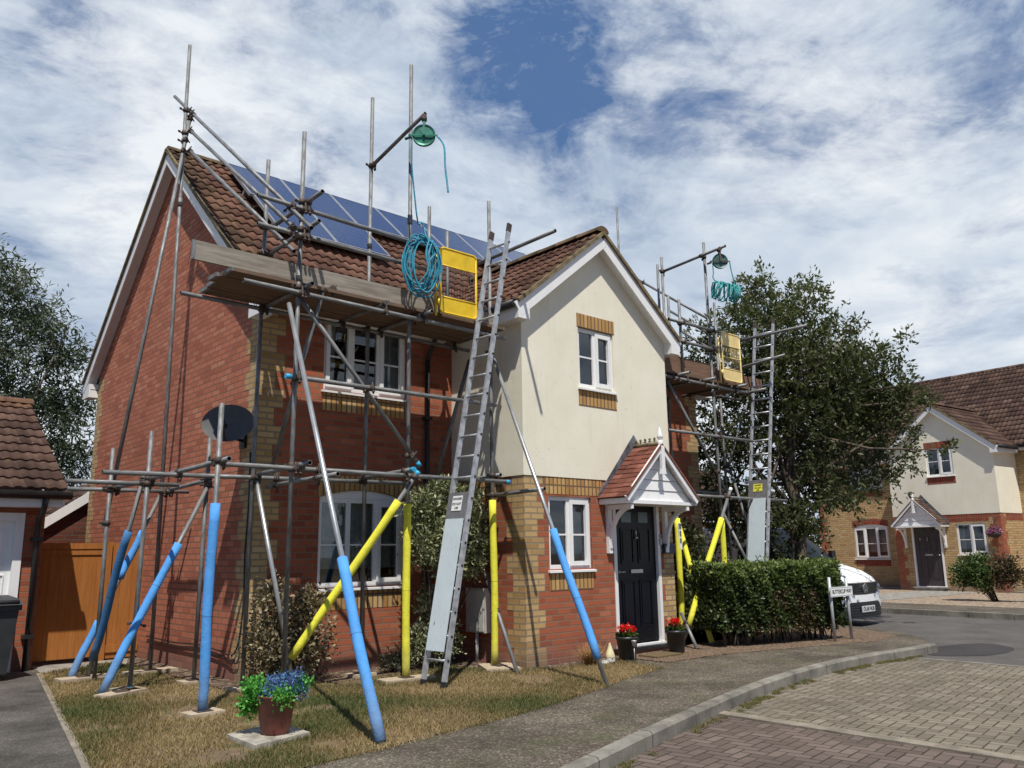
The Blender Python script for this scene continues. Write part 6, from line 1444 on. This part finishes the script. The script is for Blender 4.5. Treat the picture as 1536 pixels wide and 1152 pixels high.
# thinner cloud toward these directions: openings of blue
HO=[((.590,.600,.537),.075,.24),((.615,.62,.49),.055,.15),((.53,.64,.56),.08,.09),((.425,.795,.432),.045,.16),((.16,.84,.52),.05,.10),((.70,.50,.51),.06,.08),((.137,.885,.446),.05,.08),((.54,.60,.59),.06,.1)]
hol=None
wn_=w.n('ShaderNodeTexNoise'); w.l(tc,wn_.inputs['Vector']); wn_.inputs['Scale'].default_value=7; wn_.inputs['Detail'].default_value=6; wn_.inputs['Roughness'].default_value=.6
wv=w.n('ShaderNodeVectorMath',operation='MULTIPLY_ADD'); w.l(wn_.outputs['Color'],wv.inputs[0]); wv.inputs[1].default_value=(.20,.20,.20); wv.inputs[2].default_value=(-.10,-.10,-.10)
wa=w.n('ShaderNodeVectorMath',operation='ADD'); w.l(tc,wa.inputs[0]); w.l(wv.outputs[0],wa.inputs[1])
for d,r,a in HO:
    vm=w.n('ShaderNodeVectorMath',operation='DISTANCE'); nv=w.n('ShaderNodeVectorMath',operation='NORMALIZE'); w.l(wa.outputs[0],nv.inputs[0]); w.l(nv.outputs[0],vm.inputs[0]); vm.inputs[1].default_value=Vector(d).normalized()
    q=w.math('MULTIPLY',vm.outputs['Value'],1/r); q=w.math('MULTIPLY',q,q); g_=w.math('MULTIPLY',w.math('POWER',2.718,w.math('MULTIPLY',q,-1.)),a)
    hol=g_ if hol is None else w.math('ADD',hol,g_)
cov=w.math('ADD',w.math('MULTIPLY',n1,1.),w.math('MULTIPLY',w.math('SUBTRACT',n2,.5),w.math('MULTIPLY',sp.outputs[2],1.25)))
n4=w.ramp(w.noise(w.mapping(dom,(1,1,1),(0,0,.9),(9,2,0)),5.5,9,.72,.6),[(.34,.35),(.62,1.3)]); cov=w.math('SUBTRACT',cov,w.math('MULTIPLY',hol,n4)); cov=w.math('ADD',cov,w.math('MULTIPLY',w.math('SUBTRACT',.52,sp.outputs[2]),.6))
vd=w.n('ShaderNodeVectorMath',operation='DOT_PRODUCT'); w.l(tc,vd.inputs[0]); vd.inputs[1].default_value=(-.66,-.73,.15)
cov=w.math('SUBTRACT',cov,w.math('MULTIPLY',w.math('MAXIMUM',w.math('ADD',vd.outputs['Value'],.05),0.),.6))  # cloud thinned in the unseen sky behind the camera to lower fill light
mask=w.ramp(cov,[(.26,0.03),(.38,.30),(.50,.72),(.64,1.)])
n3=w.noise(w.mapping(dom,(1,1,1),(0,0,-.3),(1,7,0)),1.5,7,.6,.4)
ccol=w.ramp(n3,[(.30,(.45,.54,.68)),(.46,(.62,.70,.80)),(.62,(.86,.90,.94))])
csky=w.mix(.75,w.mix(1.,sky.outputs[0],(.09,.09,.09),'MULTIPLY'),(.07,.165,.385))
cc=w.mix(mask,csky,ccol)
w.l(cc,bg.inputs[0]); bg.inputs[1].default_value=1.0
ld=bpy.data.lights.new('sun','SUN'); ld.energy=5.0; ld.angle=R(.55); ld.color=(1.,.95,.87); so=bpy.data.objects.new('sun',ld); COL.objects.link(so); so.rotation_euler=SUNV.to_track_quat('Z','Y').to_euler()
cd=bpy.data.cameras.new('camera'); co=bpy.data.objects.new('camera',cd); COL.objects.link(co); SC.camera=co
cd.sensor_fit='HORIZONTAL'; cd.sensor_width=36; cd.lens=36*1246.71/1536; cd.clip_end=3000; cd.clip_start=.05
r_=Vector((0.74520993,-0.66668821,-0.01374762));u_=Vector((-0.12234912,-0.15696751,0.97999586));f_=Vector((0.65550962,0.72862064,0.19854246))
co.matrix_world=Matrix(((r_.x,u_.x,-f_.x,-7.2025),(r_.y,u_.y,-f_.y,-7.80867),(r_.z,u_.z,-f_.z,1.39096),(0,0,0,1)))
SC.view_settings.view_transform='Standard'; SC.view_settings.look='None'; SC.view_settings.exposure=0
SC.cycles.max_bounces=6; SC.cycles.transparent_max_bounces=12; SC.cycles.use_denoising=True
SC.render.film_transparent=False
